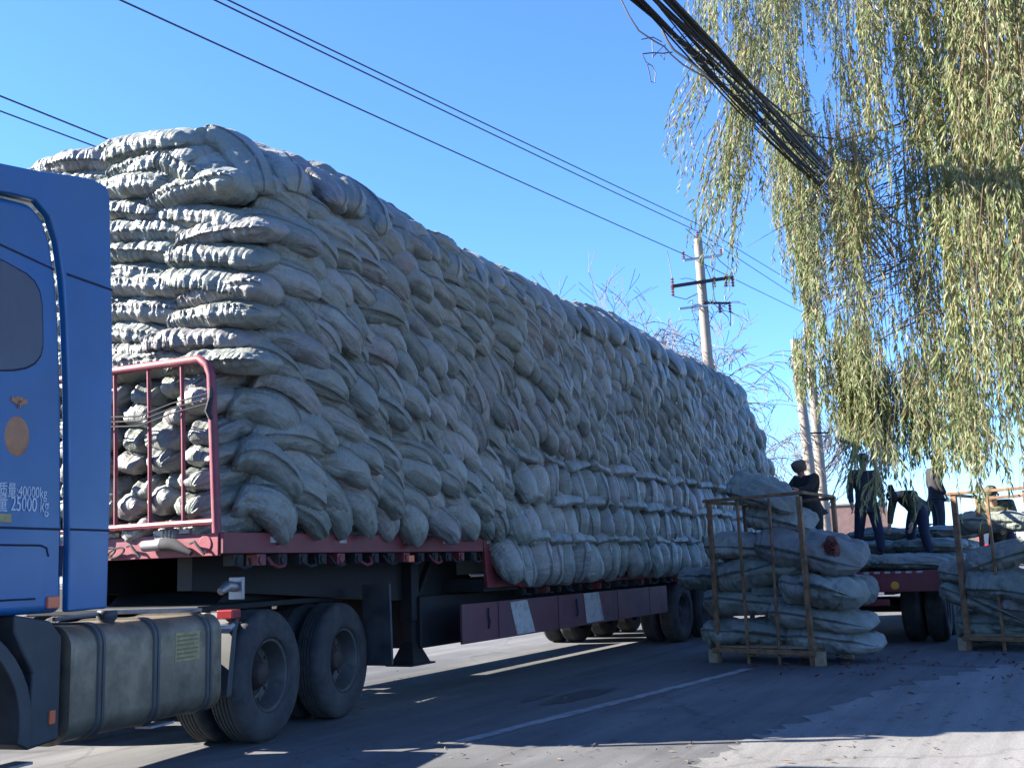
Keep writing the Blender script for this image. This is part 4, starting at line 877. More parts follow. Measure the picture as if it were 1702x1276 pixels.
o = bpy.data.objects.new('sack_wall', me); COL.objects.link(o)
tag(o, 'far part of the tall wall of grey sacks, stacked towards the rear of the trailer', 'sacks', 'sacks stacked on the long trailer', 'stuff')

q = MB(); q2 = random.Random(55)
for _ in range(420):
    u = q2.uniform(300, 1702); v = 1100+170*q2.random()**.8; p = at(u, v, 2, .007); t_ = q2.uniform(0, 6.28); d = Vector((math.cos(t_), math.sin(t_), 0)); e_ = Vector((-d.y, d.x, 0)); l = q2.uniform(.015, .05); w_ = l*q2.uniform(.15, .3)
    q.add([p-d*l, p+e_*w_+Vector((0, 0, q2.uniform(0, .008))), p+d*l+Vector((0, 0, q2.uniform(0, .012))), p-e_*w_], [(0, 1, 2, 3)])
tag(q.build('fallen_leaves', M['bark']), 'dry narrow willow leaves scattered thinly over the road', 'leaves', kind='stuff')

# ------------------------------------------------------------------ people
def skin_mesh(name, verts, edges, mt, parent, sub=2):
    # verts: name -> (pos, (rx, ry)); the first one is the root
    names = list(verts); idx = {n: i for i, n in enumerate(names)}
    me = bpy.data.meshes.new(name); me.from_pydata([tuple(verts[n][0]) for n in names], [(idx[a], idx[b]) for a, b in edges], []); me.update()
    o = bpy.data.objects.new(name, me); COL.objects.link(o); o.parent = parent; me.materials.append(mt)
    o.modifiers.new('skin', 'SKIN')
    for i, n in enumerate(names):
        sv = me.skin_vertices[0].data[i]; r = verts[n][1]; sv.radius = r if isinstance(r, tuple) else (r, r); sv.use_root = (i == 0)
    o.modifiers['skin'].use_smooth_shade = True
    sm = o.modifiers.new('smooth', 'SUBSURF'); sm.levels = sub; sm.render_levels = sub
    return o
def person(loc, rz, J, label, jacket, trousers, hat=None, hatm=None, H=1.72):
    # J: joints in metres for a 1.72 m figure facing +x: pelvis, chest, neck, head, shoulders / elbows / wrists / hips / knees / ankles
    t = thing('person', label, 'person', loc, rz); s = H/1.72
    V = lambda p: Vector(p)*s
    j = {k: V(p) for k, p in J.items()}
    up = (j['head']-j['neck']).normalized()
    b = {'pelvis': (j['pelvis'], .085*s), 'waist': (j['pelvis'].lerp(j['chest'], .45), .08*s), 'chest': (j['chest'], .075*s), 'neck': (j['neck'], .05*s), 'headb': (j['neck'].lerp(j['head'], .55), .065*s), 'head': (j['head'], .082*s), 'crown': (j['head']+up*.085*s, .06*s)}
    e = [('pelvis', 'waist'), ('waist', 'chest'), ('chest', 'neck'), ('neck', 'headb'), ('headb', 'head'), ('head', 'crown')]
    for sd in 'lr':
        b['sh'+sd] = (j['sh'+sd], .036*s); b['el'+sd] = (j['el'+sd], .034*s); b['wr'+sd] = (j['wr'+sd], .026*s)
        hd = (j['wr'+sd]-j['el'+sd]).normalized(); side = hd.cross(Vector((0, 1, 0))); side = side.normalized() if side.length > .2 else Vector((1, 0, 0))
        palm = j['wr'+sd]+hd*.075*s; b['pa'+sd] = (palm, (.034*s, .018*s))
        e += [('chest', 'sh'+sd), ('sh'+sd, 'el'+sd), ('el'+sd, 'wr'+sd), ('wr'+sd, 'pa'+sd)]
        nrm = hd.cross(side)
        for k, (o_, l) in enumerate(((-.03, .07), (-.01, .082), (.01, .078), (.03, .062))):
            a = palm+side*o_*s+hd*.03*s; m_ = a+hd*l*.5*s+nrm*.008*s; b['f%d%s' % (k, sd)] = (a, .0095*s); b['g%d%s' % (k, sd)] = (m_, .009*s); b['h%d%s' % (k, sd)] = (a+hd*l*.85*s+nrm*.03*s, .0075*s)
            e += [('pa'+sd, 'f%d%s' % (k, sd)), ('f%d%s' % (k, sd), 'g%d%s' % (k, sd)), ('g%d%s' % (k, sd), 'h%d%s' % (k, sd))]
        th = j['wr'+sd]+hd*.04*s+side*.045*s; b['t'+sd] = (th, .011*s); b['u'+sd] = (th+hd*.05*s+side*.012*s, .009*s); e += [('wr'+sd, 't'+sd), ('t'+sd, 'u'+sd)]
        b['hi'+sd] = (j['hi'+sd], .085*s); b['kn'+sd] = (j['kn'+sd], .055*s); b['an'+sd] = (j['an'+sd], .04*s)
        e += [('pelvis', 'hi'+sd), ('hi'+sd, 'kn'+sd), ('kn'+sd, 'an'+sd)]
    skin_mesh('body', b, e, M['skin'], t, 1)
    jk = {'pelvis': (j['pelvis'].lerp(j['chest'], .0), (.15*s, .19*s)), 'hem': (j['pelvis'].lerp(j['chest'], -.32), (.15*s, .19*s)), 'waist': (j['pelvis'].lerp(j['chest'], .5), (.125*s, .165*s)), 'chest': (j['chest'], (.13*s, .185*s)), 'col': (j['chest'].lerp(j['neck'], .75), .075*s)}
    je = [('pelvis', 'hem'), ('pelvis', 'waist'), ('waist', 'chest'), ('chest', 'col')]
    tr = {'pelvis': (j['pelvis']+V((0, 0, .02)), (.13*s, .165*s)), 'top': (j['pelvis'].lerp(j['chest'], .35), (.115*s, .15*s))}; te = [('pelvis', 'top')]
    for sd in 'lr':
        jk['sh'+sd] = (j['sh'+sd], .088*s); jk['el'+sd] = (j['el'+sd], .064*s); jk['wr'+sd] = (j['wr'+sd], .045*s)
        je += [('chest', 'sh'+sd), ('sh'+sd, 'el'+sd), ('el'+sd, 'wr'+sd)]
        tr['hi'+sd] = (j['hi'+sd]-V((0,0,.06)), .12*s); tr['kn'+sd] = (j['kn'+sd], .088*s); tr['an'+sd] = (j['an'+sd]+V((0, 0, .0)), .068*s)
        te += [('pelvis', 'hi'+sd), ('hi'+sd, 'kn'+sd), ('kn'+sd, 'an'+sd)]
    skin_mesh('jacket', jk, je, jacket, t); skin_mesh('trousers', tr, te, trousers, t)
    for sd in 'lr':
        a = j['an'+sd]; q = MB(); q.add([], [])
        f = V((1, 0, 0)); pts = [a+V((-.07, 0, -.04)), a+V((0, 0, -.035)), a+V((.08, 0, -.05)), a+V((.17, 0, -.062))]
        q.tube(pts, [.045*s, .052*s, .046*s, .028*s], 10); q.build('shoe', M['boot'], t, smooth=True, loc=(0, 0, 0))
    hc = j['head']+up*.03*s; fwd = Vector((1, 0, 0)); fwd = (fwd-up*fwd.dot(up)).normalized()
    # face: nose, ears, eyes
    q = MB(); q.tube([j['head']+fwd*.08*s+up*.02*s, j['head']+fwd*.103*s-up*.02*s, j['head']+fwd*.08*s-up*.035*s], [.008*s, .016*s, .01*s], 6)
    sdv = up.cross(fwd)
    for g in (-1, 1): q.tube([j['head']+sdv*g*.08*s+up*.02*s, j['head']+sdv*g*.095*s, j['head']+sdv*g*.082*s-up*.03*s], [.01*s, .018*s, .01*s], 6)
    q.build('nose_and_ears', M['skin'], t, smooth=True, loc=(0, 0, 0))
    q = MB()
    for g in (-1, 1): q.tube([j['head']+fwd*.078*s+sdv*g*.034*s+up*.012*s, j['head']+fwd*.086*s+sdv*g*.034*s+up*.012*s], [.012*s, .008*s], 8)
    q.tube([j['head']+fwd*.078*s-sdv*.025*s-up*.055*s, j['head']+fwd*.086*s-up*.057*s, j['head']+fwd*.078*s+sdv*.025*s-up*.055*s], .006*s, 5)
    q.build('eyes_and_mouth', M['hairm'], t, smooth=True, loc=(0, 0, 0))
    q = MB(); n = 14
    rows = [(.0, .099), (.04, .101), (.075, .088), (.105, .05), (.112, .008)] if hat != 'fur' else [(-.085, .088), (-.05, .108), (.0, .118), (.05, .116), (.085, .09), (.10, .02)]
    for (h, r) in rows:
        for k in range(n):
            a = 2*math.pi*k/n; rr_ = r*(1+(rnd.uniform(-.08, .08) if hat == 'fur' else 0))
            q.v.append(tuple(hc+up*h*s+(fwd*math.cos(a)*1.05+sdv*math.sin(a)*.95)*rr_*s))
    for i in range(len(rows)-1):
        for k in range(n): q.f.append((i*n+k, i*n+(k+1) % n, (i+1)*n+(k+1) % n, (i+1)*n+k))
    if hat == 'cap': q.add([hc+fwd*.08*s+sdv*.07*s+up*.01*s, hc+fwd*.19*s+sdv*.04*s-up*.005*s, hc+fwd*.19*s-sdv*.04*s-up*.005*s, hc+fwd*.08*s-sdv*.07*s+up*.01*s,
                            hc+fwd*.08*s+sdv*.07*s+up*.02*s, hc+fwd*.19*s+sdv*.04*s+up*.005*s, hc+fwd*.19*s-sdv*.04*s+up*.005*s, hc+fwd*.08*s-sdv*.07*s+up*.02*s], [(0,1,2,3),(7,6,5,4),(0,4,5,1),(1,5,6,2),(2,6,7,3)])
    q.build('hat' if hat else 'hair', hatm or M['hairm'], t, smooth=True, loc=(0, 0, 0))
    return t
def pose(**kw):
    J = dict(pelvis=(0, 0, .93), chest=(.0, 0, 1.28), neck=(.01, 0, 1.46), head=(.03, 0, 1.60),
             shl=(0, .19, 1.40), shr=(0, -.19, 1.40), ell=(-.02, .25, 1.13), elr=(-.02, -.25, 1.13), wrl=(.08, .25, .90), wrr=(.08, -.25, .90),
             hil=(0, .09, .88), hir=(0, -.09, .88), knl=(.02, .11, .48), knr=(.02, -.11, .48), anl=(-.02, .12, .09), anr=(-.02, -.12, .09))
    J.update(kw); return J
gp = 'workers loading sacks'
w = at(1343, 768, 0, 17.4)
o = person((w.x, w.y, Z2+.12), math.radians(150), pose(chest=(.10, 0, 1.26), neck=(.17, 0, 1.42), head=(.21, 0, 1.55), shl=(.1, .2, 1.38), shr=(.1, -.2, 1.38), ell=(.3, .27, 1.2), wrl=(.52, .2, 1.17), elr=(.3, -.22, 1.16), wrr=(.52, -.1, 1.12)),
           'worker in dark jacket and grey fur hat behind the near cage, reaching for a sack', M['black'], M['black'], 'fur', M['fur'], 1.68); tag(o, group=gp)
w = at(1448, 928, 0, 19.2)
o = person((w.x, w.y, w.z), math.radians(200), pose(anl=(.16, .15, .09), knl=(.12, .13, .48), anr=(-.16, -.17, .09), knr=(-.05, -.14, .48)),
           'tall worker in blue and dark clothes standing with legs apart on the trailer', M['grey'], M['navy'], 'cap', M['navy'], 1.76); tag(o, group=gp)
w = at(1530, 932, 0, 19.6)
o = person((w.x, w.y, w.z), math.radians(150), pose(pelvis=(-.05, 0, .90), chest=(.24, 0, 1.08), neck=(.40, 0, 1.13), head=(.53, 0, 1.10), shl=(.28, .2, 1.10), shr=(.28, -.2, 1.10), ell=(.34, .24, .84), elr=(.34, -.24, .84), wrl=(.42, .22, .62), wrr=(.42, -.22, .62),
           hil=(-.05, .1, .85), hir=(-.05, -.1, .85), knl=(.05, .16, .47), knr=(-.02, -.17, .47), anl=(-.0, .22, .09), anr=(-.16, -.22, .09)),
           'worker bent forward over the sacks on the trailer, legs spread', M['olive'], M['navy'], 'cap', M['black'], 1.72); tag(o, group=gp)
w = at(1563, 897, 0, 23.6)
o = person((w.x, w.y, w.z), math.radians(-60), pose(), 'worker in dark clothes standing upright farther along the trailer', M['black'], M['grey'], 'cap', M['black'], 1.72); tag(o, group=gp)
w = at(1662, 860, 0, 17.7)
o = person((w.x, w.y, 0.62), math.radians(170), pose(chest=(.16, 0, 1.24), neck=(.27, 0, 1.37), head=(.35, 0, 1.48), shl=(.17, .2, 1.34), shr=(.17, -.2, 1.34), ell=(.28, .26, 1.1), elr=(.28, -.26, 1.1), wrl=(.46, .2, 1.0), wrr=(.46, -.2, 1.0)),
           'worker in camouflage jacket stooping behind the right cage', M['olive'], M['navy'], 'cap', M['olive'], 1.74); tag(o, group=gp)
q = MB(); q.box(w.x-.5, w.x+.5, w.y-.5, w.y+.5, 0, .12); q.box(w.x-.45, w.x+.45, w.y-.45, w.y+.45, .5, .62)
for a in (-.4, 0, .4): q.box(w.x-.45, w.x+.45, w.y+a-.05, w.y+a+.05, .12, .5)
tag(q.build('wooden_pallet', M['wood']), 'stacked wooden pallet under the worker in the camouflage jacket', 'pallet')

# ------------------------------------------------------------------ weeping willow at the right
wr = random.Random(5)
WL = thing('willow_tree', 'weeping willow with long yellowish green hanging fronds filling the right side', 'tree', (13.2, -1.6, 0), world=True)
TOP = Vector((13.2, -1.3, 4.6))
q = MB(); q.tube([(13.2, -1.6, -.1), (13.22, -1.58, .4), (13.15, -1.5, 1.6), (13.25, -1.4, 3.0), TOP], [.42, .33, .29, .26, .24], 14)
q.build('trunk', M['bark'], WL, smooth=True)
limb = MB()
# clumps of hanging strands: photo direction, distance, top and bottom row, half width, strands, leaf density, lean, depth spread
CL = [
    (1222, 12.2, -160, 205, 34, 60, 1.1, -.06, .8), (1186, 11.6, -120, 130, 16, 18, .9, -.12, .6),
    (1284, 14.8, -160, 440, 22, 100, 1.15, -.03, .7), (1250, 12.6, 60, 340, 24, 46, 1.0, -.22, .6), (1185, 11.7, 130, 300, 18, 11, 1.0, -.55, .5), (1212, 12.2, 190, 410, 18, 14, 1.0, -.40, .5), (1155, 11.6, 120, 240, 10, 5, .9, -.6, .3), (1232, 12.4, 260, 470, 12, 9, 1.0, -.25, .4),
    (1335, 14.8, -160, 85, 46, 80, 1.1, .0, .7), (1308, 15.0, 150, 520, 20, 90, 1.15, .02, .6), (1334, 15.2, 330, 640, 14, 56, 1.1, .03, .4),
    (1362, 15.0, 210, 470, 18, 44, 1.0, .0, .6), (1396, 12.2, 250, 590, 17, 84, 1.15, .0, .5), (1422, 12.2, 300, 640, 14, 44, 1.0, .0, .5),
    (1412, 11.8, -160, 150, 26, 74, 1.15, .0, .7), (1424, 11.6, 20, 320, 20, 74, 1.15, .0, .6), (1478, 11.6, -160, 200, 30, 80, 1.1, .0, .7), (1510, 11.8, -100, 290, 14, 30, 1.0, .0, .6),
    (1455, 12.6, 330, 660, 26, 26, .6, .0, .6), (1492, 12.6, 340, 700, 22, 30, .7, .0, .6), (1520, 12.4, 420, 740, 14, 26, .9, .0, .5),
    (1549, 11.2, -160, 570, 14, 100, 1.25, .0, .5), (1566, 11.4, 100, 750, 17, 100, 1.2, .0, .5), (1597, 11.2, -160, 640, 17, 84, 1.15, .0, .5),
    (1630, 10.9, -160, 660, 20, 84, .9, .0, .6), (1660, 10.8, 120, 800, 22, 90, 1.0, .0, .6), (1692, 10.6, -160, 780, 20, 84, .85, .0, .6), (1604, 11.2, 380, 800, 22, 60, 1.0, .0, .6), (1722, 10.6, -160, 800, 20, 60, .9, .0, .6),
    (1460, 10.3, 690, 842, 20, 17, 1.1, -.12, .15), (1422, 10.4, 705, 805, 8, 6, 1.0, -.25, .1), (1512, 10.6, 770, 850, 15, 9, 1.1, .05, .15), (1650, 10.3, 700, 840, 18, 14, 1.0, .0, .3),
    (1414, 18.2, 560, 800, 18, 150, 1.0, .0, .6), (1382, 18.4, 540, 760, 14, 60, .9, .0, .5), (1465, 18.2, 620, 810, 12, 80, 1.0, .0, .5), (1502, 18.0, 610, 800, 13, 80, 1.0, .0, .5), (1330, 18.3, 560, 700, 8, 40, 1.0, .0, .4), (1556, 17.6, 620, 810, 20, 100, .9, .0, .6), (1440, 18.0, 540, 760, 12, 50, .9, .0, .4), (1612, 17.0, 640, 810, 20, 90, .9, .0, .5), (1590, 17.4, 560, 760, 14, 40, .9, .0, .5), (1360, 18.3, 580, 740, 8, 20, .8, .0, .4), (1530, 17.8, 600, 780, 10, 40, .9, .0, .4)]
LV, LF = [], []; strands = MB()
def leaf(p, d, l, wd, tw):
    d = d.normalized(); s = d.cross(Vector((math.cos(tw), math.sin(tw), .12)))
    if s.length < .05: s = Vector((1, 0, 0))
    s = s.normalized()*wd; b = len(LV); c = s.cross(d).normalized()*l*.10
    LV.extend([tuple(p), tuple(p+d*l*.42+s+c), tuple(p+d*l), tuple(p+d*l*.42-s+c)]); LF.append((b, b+1, b+2, b+3))
def strand(top, L, dens, lean, dist_, sub=False, kick=None):
    # a thin twig leaving sideways, then hanging, with narrow leaves and short side shoots along it
    n = max(5, int(L/(.22 if not sub else .09))); side = Vector((wr.uniform(-1, 1), wr.uniform(-1, 1), 0)) if kick is None else kick; ph = wr.uniform(0, 6.28); pts = []
    p = Vector(top); r0 = .0042+.002*L*.3 if not sub else .0028
    k0 = .28 if not sub else 1.15
    for i in range(n+1):
        f = i/n; pts.append(p.copy())
        k = math.sin(ph+f*5)*.11+k0*max(0, (.3 if not sub else .75)-f)
        dirv = Vector((side.x*k, side.y*k, -1)) + _R0*lean*(1-.5*f) + Vector((wr.uniform(-.08, .08), wr.uniform(-.08, .08), 0))
        p = p+dirv.normalized()*(L/n)
    strands.tube(pts, [r0*(1-.75*i/n) for i in range(n+1)], 3, False)
    st = (.034 if not sub else .026)/dens; d = wr.uniform(0, .12)
    bare = wr.random() < .10 and abs(lean) < .1 and not sub
    gap = wr.uniform(.0, 1.0)
    while d < L:
        i = min(n-1, int(d/L*n)); f = d/L*n-i; a = pts[i].lerp(pts[i+1], f); ax = (pts[i+1]-pts[i]).normalized()
        if not (bare and wr.random() < .72) and math.sin(d*1.7+gap*6) > -.8:
            t = wr.uniform(0, 6.28); out = Vector((math.cos(t), math.sin(t), 0))
            l = wr.uniform(.06, .135)*(1.2 if dist_ > 15 else (.88 if dist_ > 11.55 else 1)); leaf(a, ax*1.0+out*wr.uniform(.1, .75)-Vector((0, 0, .15)), l, l*wr.uniform(.075, .12), wr.uniform(0, 6.28))
        d += st*wr.uniform(.6, 1.5)
    if not sub and not bare:
        for _ in range(int(L*1.7*wr.uniform(.5, 1.4))):
            a = pts[wr.randrange(0, max(1, n-1))]; t = wr.uniform(0, 6.28)
            strand(a, wr.uniform(.22, .62), dens, lean, dist_, True, Vector((math.cos(t), math.sin(t), 0)))
for (u, dist, v0, v1, hw, n, dens, lean, dep) in CL:
    dep = dep*2.6 if u > 1540 and dist < 12 else dep; c0 = atd(u, v0, dist); hwm = hw/FPX*dist*1.05
    hub = c0+Vector((0, 0, .25))
    if v0 < -100 and hw >= 26:
        m = TOP.lerp(hub, .45)+Vector((0, 0, max(0, (hub.z-TOP.z))*.30+.5)); m2 = TOP.lerp(hub, .8)+Vector((wr.uniform(-.2, .2), wr.uniform(-.2, .2), (hub.z-TOP.z)*.16+.35))
        limb.tube([TOP-Vector((0, 0, .3)), TOP.lerp(m, .5)+Vector((wr.uniform(-.15, .15), wr.uniform(-.15, .15), .2)), m, m2, hub+Vector((0, 0, .12))], [.13, .10, .07, .04, .018], 8)
    for _ in range(max(3, int(n*((.44 if dist < 11.55 else .48) if dist < 15 else .6)*(2.0 if lean < -.1 else 1)))):
        g = wr.gauss(0, .5); dx = max(-1.1, min(1.1, g))*hwm
        fwd = Vector((_F.x, _F.y, 0)).normalized()
        top = c0+_R0*dx+fwd*wr.uniform(-dep, dep)+Vector((0, 0, wr.uniform(-.5, .3)*(1 if v1-v0 > 160 else .3)))
        zb = atd(u, v1+(18 if dist < 15 else -25), dist).z; L = (top.z-zb)*(wr.uniform(.72, 1.04) if wr.random() < .8 else wr.uniform(.4, .75))
        if L > .15: strand(top, L, dens, lean, dist)
# side twigs carrying the lower clumps
def twig_line(pts, r):
    q = [atd(*p) for p in pts]; limb.tube(q, [r*(1-.7*i/(len(q)-1)) for i in range(len(q))], 6)
twig_line([(1760, -60, 12.4), (1690, 60, 12.2), (1640, 130, 12.0), (1600, 260, 12), (1545, 330, 12)], .035)
twig_line([(1640, 130, 12.0), (1590, 150, 12.1), (1540, 190, 12.2), (1470, 215, 12.3), (1400, 232, 12.4), (1330, 225, 12.4), (1290, 205, 12.3)], .02)
twig_line([(1760, 200, 12.4), (1660, 260, 12.4), (1560, 320, 12.5), (1480, 345, 12.6), (1420, 352, 12.6)], .028)
twig_line([(1700, 330, 12.6), (1600, 385, 12.6), (1510, 430, 12.6), (1440, 470, 12.6), (1370, 480, 12.6)], .02)
twig_line([(1720, 470, 13), (1600, 500, 13), (1500, 545, 13), (1440, 575, 13.2), (1400, 600, 13.2)], .016)
twig_line([(1720, 560, 17.5), (1560, 590, 17.8), (1480, 625, 18), (1420, 640, 18.2), (1370, 640, 18.2)], .02)
twig_line([(1702, -40, 10.6), (1680, 90, 10.6), (1655, 240, 10.7), (1640, 420, 10.8)], .022)
tw2 = random.Random(12)
for _ in range(190):
    u = tw2.gauss(1465, 55); v = tw2.uniform(180, 520); d = tw2.uniform(11.9, 13); a = tw2.uniform(-.9, .5); l = tw2.uniform(30, 110)
    twig_line([(u, v, d), (u-l*.5*math.cos(a), v+l*.5*abs(math.sin(a))+3, d), (u-l*math.cos(a), v+l*abs(math.sin(a))+14, d+.1)], tw2.uniform(.004, .009))
for u, v0, v1, d in [(1604, -80, 700, 10.5), (1633, -80, 760, 10.4), (1652, -80, 640, 10.3), (1681, -80, 700, 10.3), (1620, 40, 520, 10.6), (1668, -80, 500, 10.2), (1695, -80, 820, 10.2), (1478, 300, 780, 12.9), (1445, 250, 640, 12.8)]:
    twig_line([(u+tw2.uniform(-3, 3)+10*math.sin(k*.9+u), v0+(v1-v0)*k/9, d) for k in range(10)], .0065)
limb.build('branches', M['bark'], WL, smooth=True)
strands.build('hanging_twigs', M['twig'], WL)
me = bpy.data.meshes.new('willow_crown'); me.from_pydata([tuple(np.array(p)-np.array([13.2, -1.6, 0])) for p in LV], [], LF); me.update(); me.materials.append(M['leaf'])
o = bpy.data.objects.new('crown', me); COL.objects.link(o); o.parent = WL

# ------------------------------------------------------------------ bare trees
def bare_tree(loc, H, seed, label, spread=.5, droop=0.0, r0=.12, depth=5, m=None, group='bare trees beyond the trailer', twigs=3):
    q2 = random.Random(seed); t = thing('bare_tree', label, 'tree', loc, group=group); tk = MB(); br = MB()
    def grow(p, d, l, r, k):
        n = 4; pts = [p]; dd = d.copy()
        for i in range(n):
            dd = (dd+Vector((q2.gauss(0, .10), q2.gauss(0, .10), q2.gauss(0, .06)-droop*(depth-k)*.05))).normalized(); p = p+dd*l/n; pts.append(p)
        (tk if k == depth else br).tube(pts, [max(.011, r*(1-.4*i/n)) for i in range(n+1)], 6 if k >= depth-1 else 3, False)
        if k <= 0: return
        for c in range(twigs+(1 if k >= depth-1 else 0)):
            a = q2.uniform(0, 6.28); s = q2.uniform(.35, .95)*spread*2; nd = (dd+Vector((math.cos(a)*s, math.sin(a)*s, q2.uniform(-.1, .35)))).normalized()
            grow(pts[-1] if c < 2 else pts[q2.randrange(2, n)], nd, l*q2.uniform(.55, .8), r*.52, k-1)
    grow(Vector((0, 0, -.1)), Vector((0, 0, 1)), H*.40, r0, depth)
    tk.build('trunk', M['baretwig'], t, smooth=True, loc=(0, 0, 0)); br.build('branches', M['baretwig'], t, loc=(0, 0, 0))
    return t
def tree_at(u, d, vtop, *a, **k):
    p = atd(u, vtop, d); return bare_tree((p.x, p.y, 0), p.z, *a, **k)
tree_at(945, 42, 462, 3, 'bare tree whose twig tips just show above the load, left of the other bare trees', .42)
tree_at(1092, 37, 488, 8, 'bare tree with an upright dark trunk above the load, left of the concrete pole', .5, .25)
tree_at(1040, 44, 505, 15, 'bare tree with pale pinkish twigs between two other bare trees above the load', .5)
tree_at(1200, 35, 470, 21, 'bare tree with drooping twigs growing behind the concrete pole', .6, .8, .1)
tree_at(1288, 48, 640, 33, 'slim bare sapling with upright twigs beyond the rear end of the load', .35)
tree_at(1262, 55, 700, 37, 'small bare sapling close to the rear end of the load', .4)
tree_at(1320, 62, 690, 44, 'faint bare tree behind the pair of leaning poles', .4)

# ------------------------------------------------------------------ poles, overhead lines, cables
pt = atd(1160, 398, 32); pb = atd(1180, 640, 32); PT = Vector((pt.x, pt.y, pt.z))
PB = pb+(pb-pt)*((pb.z)/(pt.z-pb.z)); PB.z = 0
U = thing('utility_pole', 'tapered concrete utility pole with crossarms and insulators behind the load', 'pole', tuple(PB), world=True)
q = MB(); q.tube([PB, PB.lerp(PT, .5), PT], [.20, .165, .125], 16); q.build('pole', M['conc'], U, smooth=True)
pd = (PT-PB).normalized()
def on_pole(v): return PT+pd*-((v-398)/(640-398)*(pt.z-pb.z))
arm_d = _R0.copy()
def arm(v, x0, x1, tilt, m, th=.07, nm='crossarm'):
    c = on_pole(v); a = c+arm_d*x0+Vector((0, 0, -x0*tilt)); b = c+arm_d*x1+Vector((0, 0, -x1*tilt))
    off = Vector((-_F.x, -_F.y, 0))*.17
    q = MB(); q.obox(a+off, b+off, th, th); q.build(nm, m, U); return a+off, b+off
def insul(p, h=.28, r=.055, up=1, nm='insulator'):
    q = MB(); prof = []
    for k in range(4):
        z = up*h*k/4; prof += [(r*.5, z), (r, z+up*h*.06), (r*.45, z+up*h*.16)]
    q.lathe(prof+[(.01, up*h)], tuple(p), 'z', 10); q.build(nm, M['porc'], U, smooth=True)
a1, b1 = arm(432, -.50, .62, -.10, M['galv']); insul(a1+Vector((0, 0, .03)), .25)
a2, b2 = arm(472, -.9, .9, -.12, M['cable'], .09)
a3, b3 = arm(512, -.75, .1, -.08, M['galv'], .06)
a4, b4 = arm(507, .0, .75, .05, M['cable'], .06)
insul(PT+Vector((0, 0, .0)), .25)
for p in (a2, a2+Vector((.02, 0, .22)), b2, b2-arm_d*.2, b2-arm_d*.55, b4, b4-arm_d*.3): insul(p-Vector((0, 0, .28)), .34, .06)
insul(b1, .2)
def jumper(*pts, r=.012):
    q = MB(); q.tube(pts, r, 5, False); q.build('jumper_wire', M['cable'], U, smooth=True)
w1e = atd(1140, 424, 32)
jumper(w1e-arm_d*.55+Vector((0, 0, .15)), w1e-arm_d*.5-Vector((0, 0, .3)), a2+Vector((0, 0, .3)), a2+Vector((0, 0, -.3)))
jumper(PT+arm_d*-.35+Vector((0, 0, .35)), PT+arm_d*-.1+Vector((0, 0, .1)), PT+arm_d*.3-Vector((0, 0, .2)), PT+arm_d*.62-Vector((0, 0, .7)), b2+Vector((0, 0, .2)), b2-Vector((0, 0, .3)))
jumper(on_pole(440)+arm_d*.15, on_pole(470)+arm_d*.32, on_pole(500)+arm_d*.35, on_pole(520)+arm_d*.6)
jumper(on_pole(500)+arm_d*.2, on_pole(530)+arm_d*.7, on_pole(545)+arm_d*.75, on_pole(512)+arm_d*.8)
jumper(a2-Vector((0, 0, .3)), on_pole(498)-arm_d*.5, on_pole(485))
def line(label, pa, pbq, sag, r, name='overhead_wire', n=40, ext=None, cat='wire', group='overhead wires'):
    q = MB(); pts = []
    for i in range(n+1):
        f = i/n; p = pa.lerp(pbq, f); p.z -= sag*4*f*(1-f); pts.append(p)
    if ext:
        for i in range(1, 16):
            f = i/15; p = pbq.lerp(ext, f); p.z -= sag*.3*4*f*(1-f); pts.append(p)
    q.tube(pts, r, 6, False); return tag(q.build(name, M['cable'], None, smooth=True), label, cat, group)
def through(u1, v1, u2, v2, Y, x0, x1, lab, r, ue=None, ve=None):
    a = at(u1, v1, 1, Y); b = at(u2, v2, 1, Y); k = (b.z-a.z)/(b.x-a.x)
    A = Vector((x0, Y, a.z+k*(x0-a.x))); B = Vector((x1, Y, a.z+k*(x1-a.x)))
    ext = None
    if ue: ext = at(ue, ve, 1, Y); ext = b+(ext-b)*1.8
    return line(lab, A, b if x1 is None else (b if ue else B), .06, r, ext=ext)
through(215, 0, 1140, 424, 9.3, -3, 40, 'lowest of the three long overhead wires sloping down to the concrete pole', .012, 1292, 498)
through(370, 0, 1158, 384, 9.05, -3, 40, 'middle of the three long overhead wires, close beside the top one', .012, 1290, 470)
through(392, 0, 1158, 372, 9.2, -3, 40, 'top one of the three long overhead wires, reaching the pole tip', .012, 1290, 452)
through(0, 155, 175, 225, 14.0, 4, 30, 'upper of two thin wires at the left edge, ending behind the load', .014)
through(0, 180, 140, 232, 14.0, 4, 30, 'lower of two thin wires at the left edge, ending behind the load', .012)
